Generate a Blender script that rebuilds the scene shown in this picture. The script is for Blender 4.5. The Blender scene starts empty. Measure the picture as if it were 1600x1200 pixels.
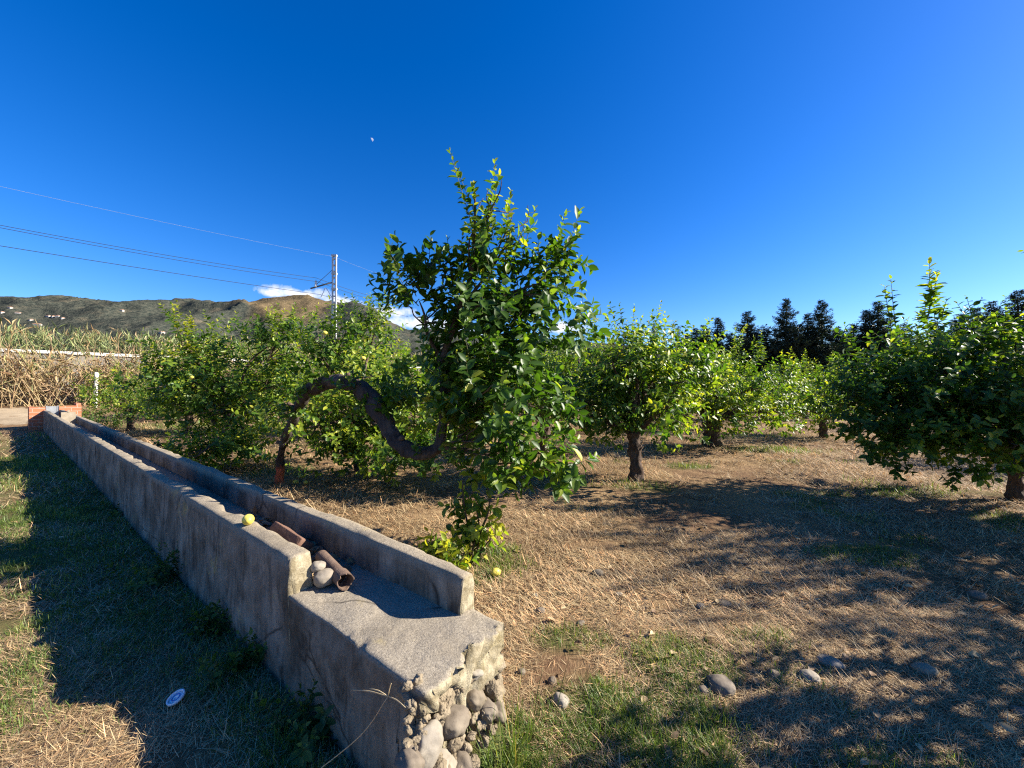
import bpy, math, random
import numpy as np
from mathutils import Vector
R = math.radians
random.seed(7)
rng = np.random.default_rng(11)
scene = bpy.context.scene
col = scene.collection

# ------------------------------------------------------------------ camera
H = 1.55                                   # eye height
cam_d = bpy.data.cameras.new('camera')
cam = bpy.data.objects.new('camera', cam_d)
col.objects.link(cam)
cam_d.sensor_width = 36.0
cam_d.lens = 13.5
cam_d.clip_start = 0.05
cam_d.clip_end = 20000
cam.location = (0, 0, H)
cam.rotation_euler = (R(90.29), 0, 0)
scene.camera = cam

# ------------------------------------------------------------------ sky and sun
SUN_AZ, SUN_EL = R(86.5), R(31)
SUN_DIR = Vector((math.sin(SUN_AZ) * math.cos(SUN_EL), math.cos(SUN_AZ) * math.cos(SUN_EL), math.sin(SUN_EL)))
world = bpy.data.worlds.new('World')
scene.world = world
world.use_nodes = True
wn, wl = world.node_tree.nodes, world.node_tree.links
wn.clear()
def wnode(t, **kw):
    n = wn.new(t)
    for k, v in kw.items():
        setattr(n, k, v)
    return n
sky = wnode('ShaderNodeTexSky', sky_type='NISHITA', sun_disc=False, sun_elevation=SUN_EL, sun_rotation=SUN_AZ,
            altitude=0, air_density=1.0, dust_density=0.3, ozone_density=6.0)
hsv = wnode('ShaderNodeHueSaturation')
hsv.inputs['Hue'].default_value = 0.513
hsv.inputs['Saturation'].default_value = 1.29
hsv.inputs['Value'].default_value = 1.18
bg = wnode('ShaderNodeBackground')
bg.inputs['Strength'].default_value = 0.062
wout = wnode('ShaderNodeOutputWorld')
wl.new(sky.outputs[0], hsv.inputs['Color'])
# a few low cumulus clouds, by direction in the sky
tc = wnode('ShaderNodeTexCoord')
sep = wnode('ShaderNodeSeparateXYZ')
wl.new(tc.outputs['Generated'], sep.inputs[0])
def wmath(op, a, b=None, clamp=False):
    n = wnode('ShaderNodeMath', operation=op, use_clamp=clamp)
    for i, v in enumerate((a, b)):
        if v is None: continue
        if isinstance(v, (int, float)): n.inputs[i].default_value = v
        else: wl.new(v, n.inputs[i])
    return n.outputs[0]
az = wmath('ARCTAN2', sep.outputs[0], sep.outputs[1])
el = wmath('ARCSINE', sep.outputs[2])
def puff(a0, e0, ra, re):
    u = wmath('DIVIDE', wmath('SUBTRACT', az, a0), ra)
    v = wmath('DIVIDE', wmath('SUBTRACT', el, e0), re)
    d = wmath('SQRT', wmath('ADD', wmath('MULTIPLY', u, u), wmath('MULTIPLY', v, v)))
    return wmath('SUBTRACT', 1.0, d)
def ae(px, py):
    x, z = (px - 800) / 600, (603 - py) / 600
    return math.atan2(x, 1), math.atan2(z, math.hypot(x, 1))
m = None
for (px, py, wx, wy) in ((470, 460, 60, 11), (535, 472, 42, 18), (600, 487, 65, 10), (650, 505, 70, 14), (700, 520, 80, 12), (425, 458, 26, 7),
                         (1012, 520, 14, 4), (997, 540, 14, 12), (885, 512, 40, 10)):
    a0, e0 = ae(px, py)
    k = math.cos(a0)
    p = puff(a0, e0, wx / 600 * k * k, wy / 600 * k)
    m = p if m is None else wmath('MAXIMUM', m, p)
cn = wnode('ShaderNodeTexNoise')
cn.inputs['Scale'].default_value = 26
cn.inputs['Detail'].default_value = 8
cn.inputs['Roughness'].default_value = 0.62
wl.new(tc.outputs['Generated'], cn.inputs['Vector'])
m = wmath('ADD', m, wmath('MULTIPLY', wmath('SUBTRACT', cn.outputs[0], 0.5), 2.4))
m = wmath('MULTIPLY', wmath('SUBTRACT', m, 0.06), 1.3, True)
cm = wnode('ShaderNodeMix', data_type='RGBA')
wl.new(m, cm.inputs[0])
wl.new(hsv.outputs[0], cm.inputs[6])
cm.inputs[7].default_value = (7.0, 7.1, 7.4, 1)
wl.new(cm.outputs[2], bg.inputs['Color'])
wl.new(bg.outputs[0], wout.inputs['Surface'])

sun_d = bpy.data.lights.new('sun', 'SUN')
sun_d.energy = 5.0
sun_d.angle = R(0.5)
sun_d.color = (1.0, 0.92, 0.80)
sun = bpy.data.objects.new('sun', sun_d)
col.objects.link(sun)
sun.rotation_euler = SUN_DIR.to_track_quat('Z', 'Y').to_euler()

scene.view_settings.view_transform = 'Standard'
scene.view_settings.look = 'None'
scene.view_settings.exposure = 1.5
scene.view_settings.gamma = 1.0
scene.cycles.use_denoising = False
scene.cycles.filter_width = 1.2
scene.cycles.sample_clamp_indirect = 4.0
scene.cycles.max_bounces = 6
scene.cycles.diffuse_bounces = 3
scene.cycles.glossy_bounces = 2
scene.cycles.transmission_bounces = 4
scene.cycles.transparent_max_bounces = 4

# ------------------------------------------------------------------ helpers: noise
def _hash(ix, iy, iz):
    h = (ix.astype(np.int64) * 374761393 + iy.astype(np.int64) * 668265263 + iz.astype(np.int64) * 2147483647) & 0xffffffff
    h = ((h ^ (h >> 13)) * 1274126177) & 0xffffffff
    h = (h ^ (h >> 16)) & 0xffffffff
    return h / 4294967295.0
def vnoise(p):
    p = np.asarray(p, float)
    i = np.floor(p); f = p - i; f = f * f * (3 - 2 * f); i = i.astype(np.int64)
    r = 0
    for dx in (0, 1):
        wx = f[:, 0] if dx else 1 - f[:, 0]
        for dy in (0, 1):
            wy = f[:, 1] if dy else 1 - f[:, 1]
            for dz in (0, 1):
                wz = f[:, 2] if dz else 1 - f[:, 2]
                r = r + wx * wy * wz * _hash(i[:, 0] + dx, i[:, 1] + dy, i[:, 2] + dz)
    return r * 2 - 1
def fbm(p, scale=1.0, oct=4, gain=0.5):
    p = np.asarray(p, float) * scale
    a, s, t = 1.0, 0, 0
    for k in range(oct):
        s = s + a * vnoise(p + k * 17.3); t += a; a *= gain; p = p * 2.03
    return s / t
def smooth(a, b, x):
    t = np.clip((np.asarray(x, float) - a) / (b - a), 0, 1)
    return t * t * (3 - 2 * t)
def unit(v):
    return v / np.maximum(np.linalg.norm(v, axis=-1, keepdims=True), 1e-9)

# ------------------------------------------------------------------ helpers: meshes and objects
class MB:
    """collects vertices, faces, a tint per vertex and a material slot per face"""
    def __init__(self):
        self.v, self.f, self.t, self.m, self.n = [], [], [], [], 0
    def add(self, v, faces, tint=0.0, slot=0):
        v = np.asarray(v, float).reshape(-1, 3)
        self.v.append(v)
        self.t.append(np.broadcast_to(np.asarray(tint, float), (len(v),)).copy())
        if not isinstance(faces, list): faces = [faces]
        for f in faces:
            f = np.asarray(f, np.int64)
            if len(f):
                self.f.append(f + self.n)
                self.m.append(np.full(len(f), slot, np.int32))
        self.n += len(v)
    def mesh(self, name, mats, smooth_shade=True):
        me = bpy.data.meshes.new(name)
        v = np.concatenate(self.v).astype(np.float32)
        me.vertices.add(len(v)); me.vertices.foreach_set('co', v.ravel())
        tot = np.concatenate([np.full(len(f), f.shape[1], np.int64) for f in self.f])
        loops = np.concatenate([f.ravel() for f in self.f]).astype(np.int32)
        me.loops.add(len(loops)); me.loops.foreach_set('vertex_index', loops)
        me.polygons.add(len(tot))
        me.polygons.foreach_set('loop_start', np.concatenate([[0], np.cumsum(tot)[:-1]]).astype(np.int32))
        me.polygons.foreach_set('material_index', np.concatenate(self.m))
        me.polygons.foreach_set('use_smooth', np.full(len(tot), smooth_shade))
        at = me.attributes.new('tint', 'FLOAT', 'POINT')
        at.data.foreach_set('value', np.concatenate(self.t).astype(np.float32))
        for m in (mats if isinstance(mats, (list, tuple)) else [mats]):
            me.materials.append(m)
        me.update(calc_edges=True)
        return me
    def build(self, name, mats, parent=None, smooth_shade=True, loc=None):
        o = bpy.data.objects.new(name, self.mesh(name, mats, smooth_shade))
        col.objects.link(o)
        if parent is not None: o.parent = parent
        if loc is not None: o.location = loc
        return o
def tag(o, label=None, cat=None, group=None, kind=None):
    if label: o['label'] = label
    if cat: o['category'] = cat
    if group: o['group'] = group
    if kind: o['kind'] = kind
    return o
def thing(name, label, cat, loc=(0, 0, 0), rz=0.0, group=None):
    o = bpy.data.objects.new(name, None)
    o.empty_display_size = 0.1
    col.objects.link(o)
    o.location = loc; o.rotation_euler = (0, 0, rz)
    return tag(o, label, cat, group)
def at(px, py, Z):
    """a point seen at a place of the survey photograph, at depth Z in metres"""
    return np.array([(px - 800) / 600 * Z, Z, H - (py - 603) / 600 * Z])
def catmull(pts, rad, step):
    pts = np.asarray(pts, float); rad = np.asarray(rad, float)
    P = np.vstack([2 * pts[0] - pts[1], pts, 2 * pts[-1] - pts[-2]])
    op, orr = [], []
    for i in range(len(pts) - 1):
        p0, p1, p2, p3 = P[i:i + 4]
        n = max(2, int(np.linalg.norm(p2 - p1) / step))
        for t in np.arange(n) / n:
            op.append(0.5 * (2 * p1 + (p2 - p0) * t + (2 * p0 - 5 * p1 + 4 * p2 - p3) * t * t + (3 * p1 - p0 - 3 * p2 + p3) * t ** 3))
            orr.append(rad[i] * (1 - t) + rad[i + 1] * t)
    op.append(pts[-1]); orr.append(rad[-1])
    return np.array(op), np.array(orr)
def tube(mb, pts, rad, sides=10, step=None, rough=0.0, tint=0.0, slot=0, flute=0.0, seed=0.0, cap=True):
    pts = np.asarray(pts, float)
    rad = np.broadcast_to(np.asarray(rad, float), (len(pts),))
    if step: pts, rad = catmull(pts, rad, step)
    n = len(pts)
    tan = unit(np.gradient(pts, axis=0))
    up = np.array([0, 0, 1.0]) if abs(tan[0][2]) < 0.9 else np.array([1.0, 0, 0])
    x = unit(np.cross(up, tan[0])); fr = []
    for i in range(n):
        x = unit(x - tan[i] * np.dot(x, tan[i])); fr.append((x, np.cross(tan[i], x)))
    a = np.arange(sides) / sides * 2 * np.pi
    ring = np.array([pts[i] + rad[i] * (np.cos(a)[:, None] * fr[i][0] + np.sin(a)[:, None] * fr[i][1]) for i in range(n)])
    if rough or flute:
        cen = pts[:, None, :]
        q = ring.reshape(-1, 3)
        d = fbm(q + seed, 9.0, 3).reshape(n, sides) * rough
        if flute:
            tw = fbm(pts + seed, 1.2, 2)[:, None] * 2.0
            d = d + flute * (np.abs(np.sin(1.5 * (a[None, :] + tw) + seed)) - 0.6)
        ring = cen + (ring - cen) * (1 + d[:, :, None])
    i, j = np.meshgrid(np.arange(n - 1), np.arange(sides), indexing='ij')
    j2 = (j + 1) % sides
    f = np.stack([i * sides + j, i * sides + j2, (i + 1) * sides + j2, (i + 1) * sides + j], -1).reshape(-1, 4)
    v = ring.reshape(-1, 3)
    faces = [f]
    if cap:
        v = np.vstack([v, pts[0], pts[-1]])
        c0, c1 = n * sides, n * sides + 1
        k = np.arange(sides); k2 = (k + 1) % sides
        faces.append(np.stack([np.full(sides, c0), k2, k], -1))
        faces.append(np.stack([np.full(sides, c1), (n - 1) * sides + k, (n - 1) * sides + k2], -1))
    mb.add(v, faces, tint, slot)
def box(mb, lo, hi, tint=0.0, slot=0, bev=0.0):
    lo, hi = np.array(lo, float), np.array(hi, float)
    v = np.array([[(lo, hi)[a][0], (lo, hi)[b][1], (lo, hi)[c][2]] for c in (0, 1) for b in (0, 1) for a in (0, 1)])
    f = np.array([[0, 2, 3, 1], [4, 5, 7, 6], [0, 1, 5, 4], [2, 6, 7, 3], [0, 4, 6, 2], [1, 3, 7, 5]])
    mb.add(v, f, tint, slot)
def icosphere(sub):
    import bmesh
    bm = bmesh.new(); bmesh.ops.create_icosphere(bm, subdivisions=sub, radius=1.0)
    v = np.array([p.co[:] for p in bm.verts]); f = np.array([[q.index for q in p.verts] for p in bm.faces])
    bm.free(); return v, f
ICO3, ICO2 = icosphere(4), icosphere(2)
def pebble(mb, c, size, rot=0.0, seed=0.0, rough=0.16, tint=0.0, slot=0, tilt=0.0, fine=.03):
    v = ICO3[0].copy()
    v = np.sign(v) * np.abs(v) ** 0.88
    v = v * (1 + rough * fbm(v + seed, 1.1, 3) * 1.6)[:, None]
    v = v * (1 + fine * fbm(v + seed, 4.0, 4, .6))[:, None]
    v = v * np.asarray(size)
    ct, st = math.cos(tilt), math.sin(tilt)
    v = np.stack([v[:, 0] * ct - v[:, 2] * st, v[:, 1], v[:, 0] * st + v[:, 2] * ct], -1)
    c_, s_ = math.cos(rot), math.sin(rot)
    v = np.stack([v[:, 0] * c_ - v[:, 1] * s_, v[:, 0] * s_ + v[:, 1] * c_, v[:, 2]], -1) + np.asarray(c)
    mb.add(v, ICO3[1], tint, slot)

# ------------------------------------------------------------------ helpers: materials
class NT:
    def __init__(self, name):
        self.mat = bpy.data.materials.new(name); self.mat.use_nodes = True
        self.t = self.mat.node_tree; self.n = self.t.nodes; self.l = self.t.links
        self.n.clear()
        self.out = self.n.new('ShaderNodeOutputMaterial')
    def set(self, sock, v):
        if v is None: return
        if isinstance(v, bpy.types.NodeSocket): self.l.new(v, sock)
        elif isinstance(v, tuple) and len(v) == 3 and sock.type == 'RGBA': sock.default_value = (*v, 1)
        else: sock.default_value = v
    def coord(self, kind='Object', scale=None, rot=None):
        c = self.n.new('ShaderNodeTexCoord').outputs[kind]
        if scale is None and rot is None: return c
        mp = self.n.new('ShaderNodeMapping')
        self.l.new(c, mp.inputs[0])
        if scale is not None: mp.inputs['Scale'].default_value = scale
        if rot is not None: mp.inputs['Rotation'].default_value = rot
        return mp.outputs[0]
    def noise(self, scale, detail=4, rough=0.55, vec=None, dist=0.0):
        n = self.n.new('ShaderNodeTexNoise')
        n.inputs['Scale'].default_value = scale; n.inputs['Detail'].default_value = detail
        n.inputs['Roughness'].default_value = rough; n.inputs['Distortion'].default_value = dist
        self.l.new(vec if vec is not None else self.coord(), n.inputs['Vector'])
        return n.outputs[0]
    def voro(self, scale, vec=None, feature='F1', out=0):
        n = self.n.new('ShaderNodeTexVoronoi'); n.feature = feature
        n.inputs['Scale'].default_value = scale
        self.l.new(vec if vec is not None else self.coord(), n.inputs['Vector'])
        return n.outputs[out]
    def ramp(self, fac, stops):
        n = self.n.new('ShaderNodeValToRGB'); e = n.color_ramp.elements
        while len(e) < len(stops): e.new(0.5)
        for s, (p, c) in zip(e, stops):
            s.position = p; s.color = (*c, 1) if isinstance(c, tuple) else (c, c, c, 1)
        self.l.new(fac, n.inputs[0]); return n.outputs[0]
    def mix(self, fac, a, b, mode='MIX'):
        n = self.n.new('ShaderNodeMix'); n.data_type = 'RGBA'; n.blend_type = mode
        self.set(n.inputs[0], fac); self.set(n.inputs[6], a); self.set(n.inputs[7], b)
        return n.outputs[2]
    def math(self, op, a, b=0.0, clamp=False):
        n = self.n.new('ShaderNodeMath'); n.operation = op; n.use_clamp = clamp
        self.set(n.inputs[0], a); self.set(n.inputs[1], b); return n.outputs[0]
    def attr(self, name='tint'):
        n = self.n.new('ShaderNodeAttribute'); n.attribute_name = name; return n.outputs['Fac']
    def sepz(self, vec=None):
        n = self.n.new('ShaderNodeSeparateXYZ'); self.l.new(vec if vec is not None else self.coord(), n.inputs[0]); return n.outputs
    def bump(self, h, strength=0.5, dist=0.01, normal=None):
        n = self.n.new('ShaderNodeBump'); n.inputs['Strength'].default_value = strength
        n.inputs['Distance'].default_value = dist
        self.l.new(h, n.inputs['Height'])
        if normal is not None: self.l.new(normal, n.inputs['Normal'])
        return n.outputs[0]
    def pbr(self, color, rough=0.8, normal=None, spec=0.3, metal=0.0):
        n = self.n.new('ShaderNodeBsdfPrincipled')
        self.set(n.inputs['Base Color'], color); self.set(n.inputs['Roughness'], rough)
        self.set(n.inputs['Specular IOR Level'], spec); self.set(n.inputs['Metallic'], metal)
        if normal is not None: self.l.new(normal, n.inputs['Normal'])
        return n.outputs[0]
    def done(self, sh):
        self.l.new(sh, self.out.inputs['Surface']); return self.mat

def mat_leaf(name, dark, mid, young, rough=0.44, trans=0.42, tcol=(1.6, 1.7, 0.6)):
    m = NT(name)
    t = m.attr()
    c = m.ramp(t, [(0.0, dark), (0.55, mid), (0.85, young), (1.0, (young[0] * 1.5, young[1] * 1.15, young[2]))])
    p = m.pbr(c, rough, spec=0.42)
    tr = m.n.new('ShaderNodeBsdfTranslucent')
    m.l.new(m.mix(1.0, c, tcol, 'MULTIPLY'), tr.inputs[0])
    mx = m.n.new('ShaderNodeMixShader'); mx.inputs[0].default_value = trans
    m.l.new(p, mx.inputs[1]); m.l.new(tr.outputs[0], mx.inputs[2])
    return m.done(mx.outputs[0])
def mat_plain(name, a, b, scale=8, rough=0.8, bump=0.3, bscale=30, dist=0.01, spec=0.3, metal=0.0):
    m = NT(name)
    c = m.mix(m.ramp(m.noise(scale, 6), [(0.3, 0.0), (0.7, 1.0)]), a, b)
    return m.done(m.pbr(c, rough, m.bump(m.noise(bscale, 5), bump, dist), spec, metal))

M = {}
M['leaf'] = mat_leaf('lemon leaf', (0.018, 0.050, 0.008), (0.068, 0.140, 0.014), (0.27, 0.34, 0.035))
M['leaf_far'] = mat_leaf('lemon leaf far', (0.018, 0.050, 0.008), (0.068, 0.140, 0.014), (0.27, 0.34, 0.035), 0.45)
M['needle'] = mat_leaf('conifer needle', (0.016, 0.032, 0.022), (0.032, 0.058, 0.036), (0.06, 0.09, 0.05), 0.7, 0.05)
M['weed'] = mat_leaf('weed leaf', (0.030, 0.070, 0.015), (0.06, 0.12, 0.02), (0.13, 0.20, 0.04), 0.6, 0.3)
M['grass'] = mat_leaf('grass blade', (0.055, 0.095, 0.02), (0.12, 0.18, 0.035), (0.30, 0.29, 0.09), 0.5, 0.35)
M['straw'] = mat_leaf('dry straw', (0.15, 0.085, 0.042), (0.41, 0.295, 0.155), (0.55, 0.435, 0.245), 0.65, 0.15, (1.1, 1.0, 0.8))
M['reed'] = mat_leaf('reed', (0.36, 0.23, 0.13), (0.47, 0.36, 0.18), (0.20, 0.26, 0.10), 0.6, 0.2, (1.1, 1.0, 0.8))
M['reed_green'] = mat_leaf('green reed', (0.20, 0.26, 0.10), (0.26, 0.31, 0.13), (0.45, 0.38, 0.20), 0.6, 0.25, (1.1, 1.0, 0.8))
def mat_bark(name, a, b, c, paint=None):
    m = NT(name)
    v = m.coord('Object', (1, 1, 0.25))
    n1 = m.noise(26, 6, 0.65, v, 0.6)
    n2 = m.noise(5, 4)
    cc = m.mix(m.ramp(n1, [(0.35, 0.0), (0.65, 1.0)]), a, b)
    cc = m.mix(m.ramp(n2, [(0.5, 0.0), (0.75, 0.7)]), cc, c)
    if paint:
        z = m.sepz()[2]
        k = m.math('SUBTRACT', paint[1], m.math('ADD', z, m.math('MULTIPLY', m.noise(20, 4), 0.12)))
        cc = m.mix(m.math('MULTIPLY', k, 14.0, True), cc, paint[0])
    return m.done(m.pbr(cc, 0.85, m.bump(n1, 1.0, 0.03), 0.2))
M['bark'] = mat_bark('lemon bark', (0.055, 0.036, 0.026), (0.12, 0.082, 0.060), (0.20, 0.155, 0.12))
M['bark_red'] = mat_bark('lemon bark with red paint', (0.035, 0.027, 0.023), (0.075, 0.057, 0.048), (0.12, 0.10, 0.085), ((0.50, 0.13, 0.06), 0.36))
M['twig'] = mat_plain('green twig', (0.06, 0.08, 0.025), (0.12, 0.10, 0.05), 20)

# ------------------------------------------------------------------ ground
WD = np.array([-0.7985, 0.6019])           # direction in which the channel runs away
WN = np.array([0.6019, 0.7985])            # across it, towards the orchard
def uv(x, y): return WD[0] * x + WD[1] * y, WN[0] * x + WN[1] * y
def un(u, n): return WD[0] * u + WN[0] * n, WD[1] * u + WN[1] * n
def ground(x, y):
    x = np.asarray(x, float); y = np.asarray(y, float)
    p = np.stack([x, y, np.zeros_like(x)], -1).reshape(-1, 3)
    fade = 1 - smooth(30, 80, np.hypot(x, y))
    z = (fbm(p, 0.35, 3) * 0.05 + fbm(p + 5, 2.2, 3) * 0.022 + fbm(p + 15, 5.5, 3) * 0.022).reshape(x.shape) * fade
    q = -0.75 * x + 0.66 * y
    z = z + 0.62 * smooth(22.5, 30, q) * smooth(-6, -14, x)
    return z
def green_mask(x, y):
    x = np.asarray(x, float); y = np.asarray(y, float)
    p = np.stack([x, y, np.zeros_like(x)], -1).reshape(-1, 3)
    nz = fbm(p, 1.3, 4).reshape(x.shape)
    nf = fbm(p + 9, 5.0, 3).reshape(x.shape)
    g = np.zeros_like(x)
    for (cx, cy, rx, ry, s) in ((0.62, 1.75, 0.50, 0.33, 1.2), (0.95, 2.17, 0.36, 0.22, 1.2), (0.50, 1.45, 0.75, 0.22, 1.1), (-0.02, 1.55, 0.20, 0.30, 1.3),
                                (0.35, 2.35, 0.3, 0.12, .5), (1.6, 1.5, 0.4, 0.2, .55), (5.7, 5.6, 0.9, 0.35, .8), (5.7, 4.3, 0.5, 0.4, .9), (3.2, 3.45, 0.5, 0.25, .75),
                                (7.6, 12, 1.6, 0.7, .8), (6.2, 9.3, 1.2, 0.6, .7), (-4.2, 6.9, 0.8, 0.5, .7), (19, 25, 4, 3, 1.2), (-0.35, 3.35, 0.5, 0.4, .9),
                                (1.9, 5.9, .6, .4, .5), (-9.5, 13, 2, 1.2, .9), (-13, 15, 2.5, 1.5, 1.0), (3.4, 7.4, .5, .3, .6)):
        d = np.sqrt(((x - cx) / rx) ** 2 + ((y - cy) / ry) ** 2)
        g = np.maximum(g, s * (1 - smooth(0.45, 1.25, d + nz * 0.35)))
    u, n = uv(x, y)
    strip = smooth(2.2, 3.6, u) * (1 - smooth(17, 21, u)) * smooth(-1.1, 0.1, n + nz * 0.9) * (1 - smooth(0.86, 0.95, n))
    g = np.maximum(g, strip * 0.9)
    left = smooth(4.0, 6.0, u) * (1 - smooth(16, 20, u)) * (1 - smooth(0.8, 0.9, n)) * 0.5
    g = np.maximum(g, left * (0.4 + nz * 0.9))
    foot = (1 - smooth(0.0, 0.28, np.abs(n - 0.72))) * smooth(0.9, 1.3, u) * (1 - smooth(19, 21, u))
    g = np.maximum(g, foot * 0.9)
    g = np.maximum(g, 0.35 * smooth(0.15, 0.5, nz) * smooth(1.5, 2.5, n))
    return np.clip(g + nf * 0.25 * (g > 0.05), 0, 1.2)

def grow(lo, hi, step, far, k=1.16):
    c = list(np.arange(lo, hi, step))
    s = step; x = c[-1]
    while x < far: s *= k; x += s; c.append(x)
    s = step; x = c[0]; pre = []
    while x > -far: s *= k; x -= s; pre.append(x)
    return np.array(pre[::-1] + c)
gx, gy = grow(-6, 7, 0.05, 6000), grow(0.0, 8, 0.05, 6000)
GX, GY = np.meshgrid(gx, gy, indexing='ij')
GZ = ground(GX, GY)
mb = MB()
nx, ny = GX.shape
i, j = np.meshgrid(np.arange(nx - 1), np.arange(ny - 1), indexing='ij')
f = np.stack([i * ny + j, (i + 1) * ny + j, (i + 1) * ny + j + 1, i * ny + j + 1], -1).reshape(-1, 4)
mb.add(np.stack([GX, GY, GZ], -1), f, np.clip(green_mask(GX, GY), 0, 1).ravel())
def mat_ground():
    m = NT('orchard ground')
    g = m.attr()
    big = m.noise(0.7, 5, 0.6)
    fine = m.noise(9, 8, 0.7)
    st1 = m.noise(1, 6, 0.7, m.coord('Object', (90, 14, 40), (0, 0, 0.5)), 0.4)
    st2 = m.noise(1, 6, 0.7, m.coord('Object', (80, 12, 40), (0, 0, 2.0)), 0.4)
    st3 = m.noise(1, 6, 0.7, m.coord('Object', (70, 11, 40), (0, 0, 2.9)), 0.4)
    st = m.math('MAXIMUM', m.math('MAXIMUM', st1, st2), st3)
    straw = m.ramp(st, [(0.43, (0.085, 0.050, 0.027)), (0.56, (0.26, 0.17, 0.085)), (0.70, (0.43, 0.32, 0.18))])
    earth = m.mix(fine, (0.060, 0.032, 0.019), (0.17, 0.095, 0.055))
    bare = m.ramp(m.math('ADD', big, m.math('MULTIPLY', fine, 0.5)), [(0.62, 0.0), (0.86, 0.75)])
    c = m.mix(bare, straw, earth)
    grn = m.mix(fine, (0.035, 0.055, 0.014), (0.085, 0.12, 0.03))
    c = m.mix(m.math('MULTIPLY', g, 0.85, True), c, grn)
    h = m.math('ADD', m.math('MULTIPLY', st, 0.7), m.math('MULTIPLY', fine, 0.6))
    return m.done(m.pbr(c, 0.95, m.bump(h, 0.9, 0.03), 0.1))
M['ground'] = mat_ground()
tag(mb.build('ground', M['ground']), kind='structure')

px_, py_ = np.meshgrid(np.linspace(-44, -13.5, 160), np.linspace(2, 26, 130), indexing='ij')
qq = -0.75 * px_ + 0.66 * py_; e_ = fbm(np.stack([px_, py_, 0 * px_], -1).reshape(-1, 3), .8, 3).reshape(px_.shape) * .5
keep_ = ((qq + e_ > 23.6) & (qq + e_ < 28.6) & (uv(px_, py_)[1] < .6 + e_ * .4))
i, j = np.meshgrid(np.arange(159), np.arange(129), indexing='ij'); i, j = i[keep_[:-1, :-1]], j[keep_[:-1, :-1]]
b = MB(); b.add(np.stack([px_, py_, ground(px_, py_) + .012], -1), np.stack([i * 130 + j, (i + 1) * 130 + j, (i + 1) * 130 + j + 1, i * 130 + j + 1], -1))
tag(b.build('path', mat_plain('pale dusty track', (0.22, 0.17, 0.11), (0.36, 0.285, 0.19), 1.2, 1.0, 0.6, 12, 0.03, 0.1)), kind='structure')

# ------------------------------------------------------------------ hills beyond, with houses
RX = np.array([-900, -400, 0, 20, 60, 140, 200, 300, 330, 350, 390, 410, 450, 480, 510, 530, 550, 580, 610, 640, 700, 800, 1000, 1300, 1700, 2400])
RY = np.array([485, 478, 470, 468, 471, 475, 474, 475, 480, 479, 475, 469, 465, 467, 476, 480, 480, 489, 506, 518, 524, 532, 545, 556, 565, 570])
hx = np.concatenate([np.arange(-900, -60, 12), np.arange(-60, 720, 2.5), np.arange(720, 2400, 14)])
hs = np.concatenate([np.linspace(0.30, 1.0, 90), np.linspace(1.02, 1.7, 20)])
HX, HS = np.meshgrid(hx, hs, indexing='ij')
D0 = 2300.0
yr = np.interp(HX, RX, RY)
ridge = (603 - yr) / 600 * D0
prof = np.where(HS < 1, smooth(0.22, 1.0, HS) ** 0.85 * (0.6 + 0.4 * HS), 1 - smooth(1.0, 1.9, HS))
wx_, wy_ = (HX - 800) / 600 * D0 * HS, D0 * HS
pp = np.stack([wx_, wy_, np.zeros_like(wx_)], -1).reshape(-1, 3)
rel = smooth(0.3, 0.55, HS) * (1 - 0.85 * smooth(0.82, 1.0, HS))
nz = (np.abs(fbm(pp, 0.0030, 4)).reshape(HX.shape) * 110 - 25) * rel * np.clip(ridge / 300, 0.2, 1.3)
nz += fbm(pp, 0.02, 3).reshape(HX.shape) * 9 * np.clip(ridge / 300, 0.15, 1)
HZ = ridge * prof + nz * -1 - 6 * (1 - smooth(0.3, 0.4, HS))
bald = 1.3 * np.exp(-((HX - 445) / 70) ** 2) * smooth(0.55, 0.85, HS) + 0.55 * np.exp(-((HX - 330) / 60) ** 2) * smooth(0.8, 0.95, HS) + 0.6 * np.exp(-((HX - 590) / 40) ** 2) * smooth(0.8, 0.97, HS)
bald += 0.3 * fbm(pp + 3, 0.006, 4).reshape(HX.shape)
mb = MB()
nx, ny = HX.shape
i, j = np.meshgrid(np.arange(nx - 1), np.arange(ny - 1), indexing='ij')
f = np.stack([i * ny + j, (i + 1) * ny + j, (i + 1) * ny + j + 1, i * ny + j + 1], -1).reshape(-1, 4)
mb.add(np.stack([wx_, wy_, HZ], -1), f, np.clip(bald, 0, 1).ravel())
def mat_hills():
    m = NT('hillside')
    b = m.attr()
    n1 = m.noise(0.012, 6, 0.65); n2 = m.noise(0.07, 5, 0.7)
    wood = m.mix(m.ramp(n2, [(0.38, 0.0), (0.62, 1.0)]), (0.028, 0.036, 0.031), (0.080, 0.082, 0.062))
    field = m.mix(n2, (0.10, 0.09, 0.06), (0.15, 0.125, 0.085))
    c = m.mix(m.ramp(n1, [(0.56, 0.0), (0.66, 0.8)]), wood, field)
    bare = m.mix(m.ramp(n2, [(0.4, 0.0), (0.7, 1.0)]), (0.10, 0.078, 0.042), (0.18, 0.13, 0.075))
    rock = m.mix(m.ramp(m.noise(0.035, 6, 0.7), [(0.60, 0.0), (0.70, 0.7)]), bare, (0.27, 0.22, 0.18))
    c = m.mix(m.ramp(b, [(0.25, 0.0), (0.6, 1.0)]), c, rock)
    return m.done(m.pbr(c, 1.0, m.bump(n2, 0.8, 12), 0.0))
tag(mb.build('hills', mat_hills()), kind='structure')
def hill_z(px, y):
    a = int(np.argmin(np.abs(hx - px))); k = hs < .93
    b = int(np.argmin(np.abs(603 - (HZ[a, k] - H) / wy_[a, k] * 600 - y)))
    return wx_[a, b], wy_[a, b], HZ[a, b]
M['house_wall'] = mat_plain('white house render', (0.30, 0.29, 0.265), (0.36, 0.345, 0.32), 0.3, 0.9, 0.1)
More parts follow.
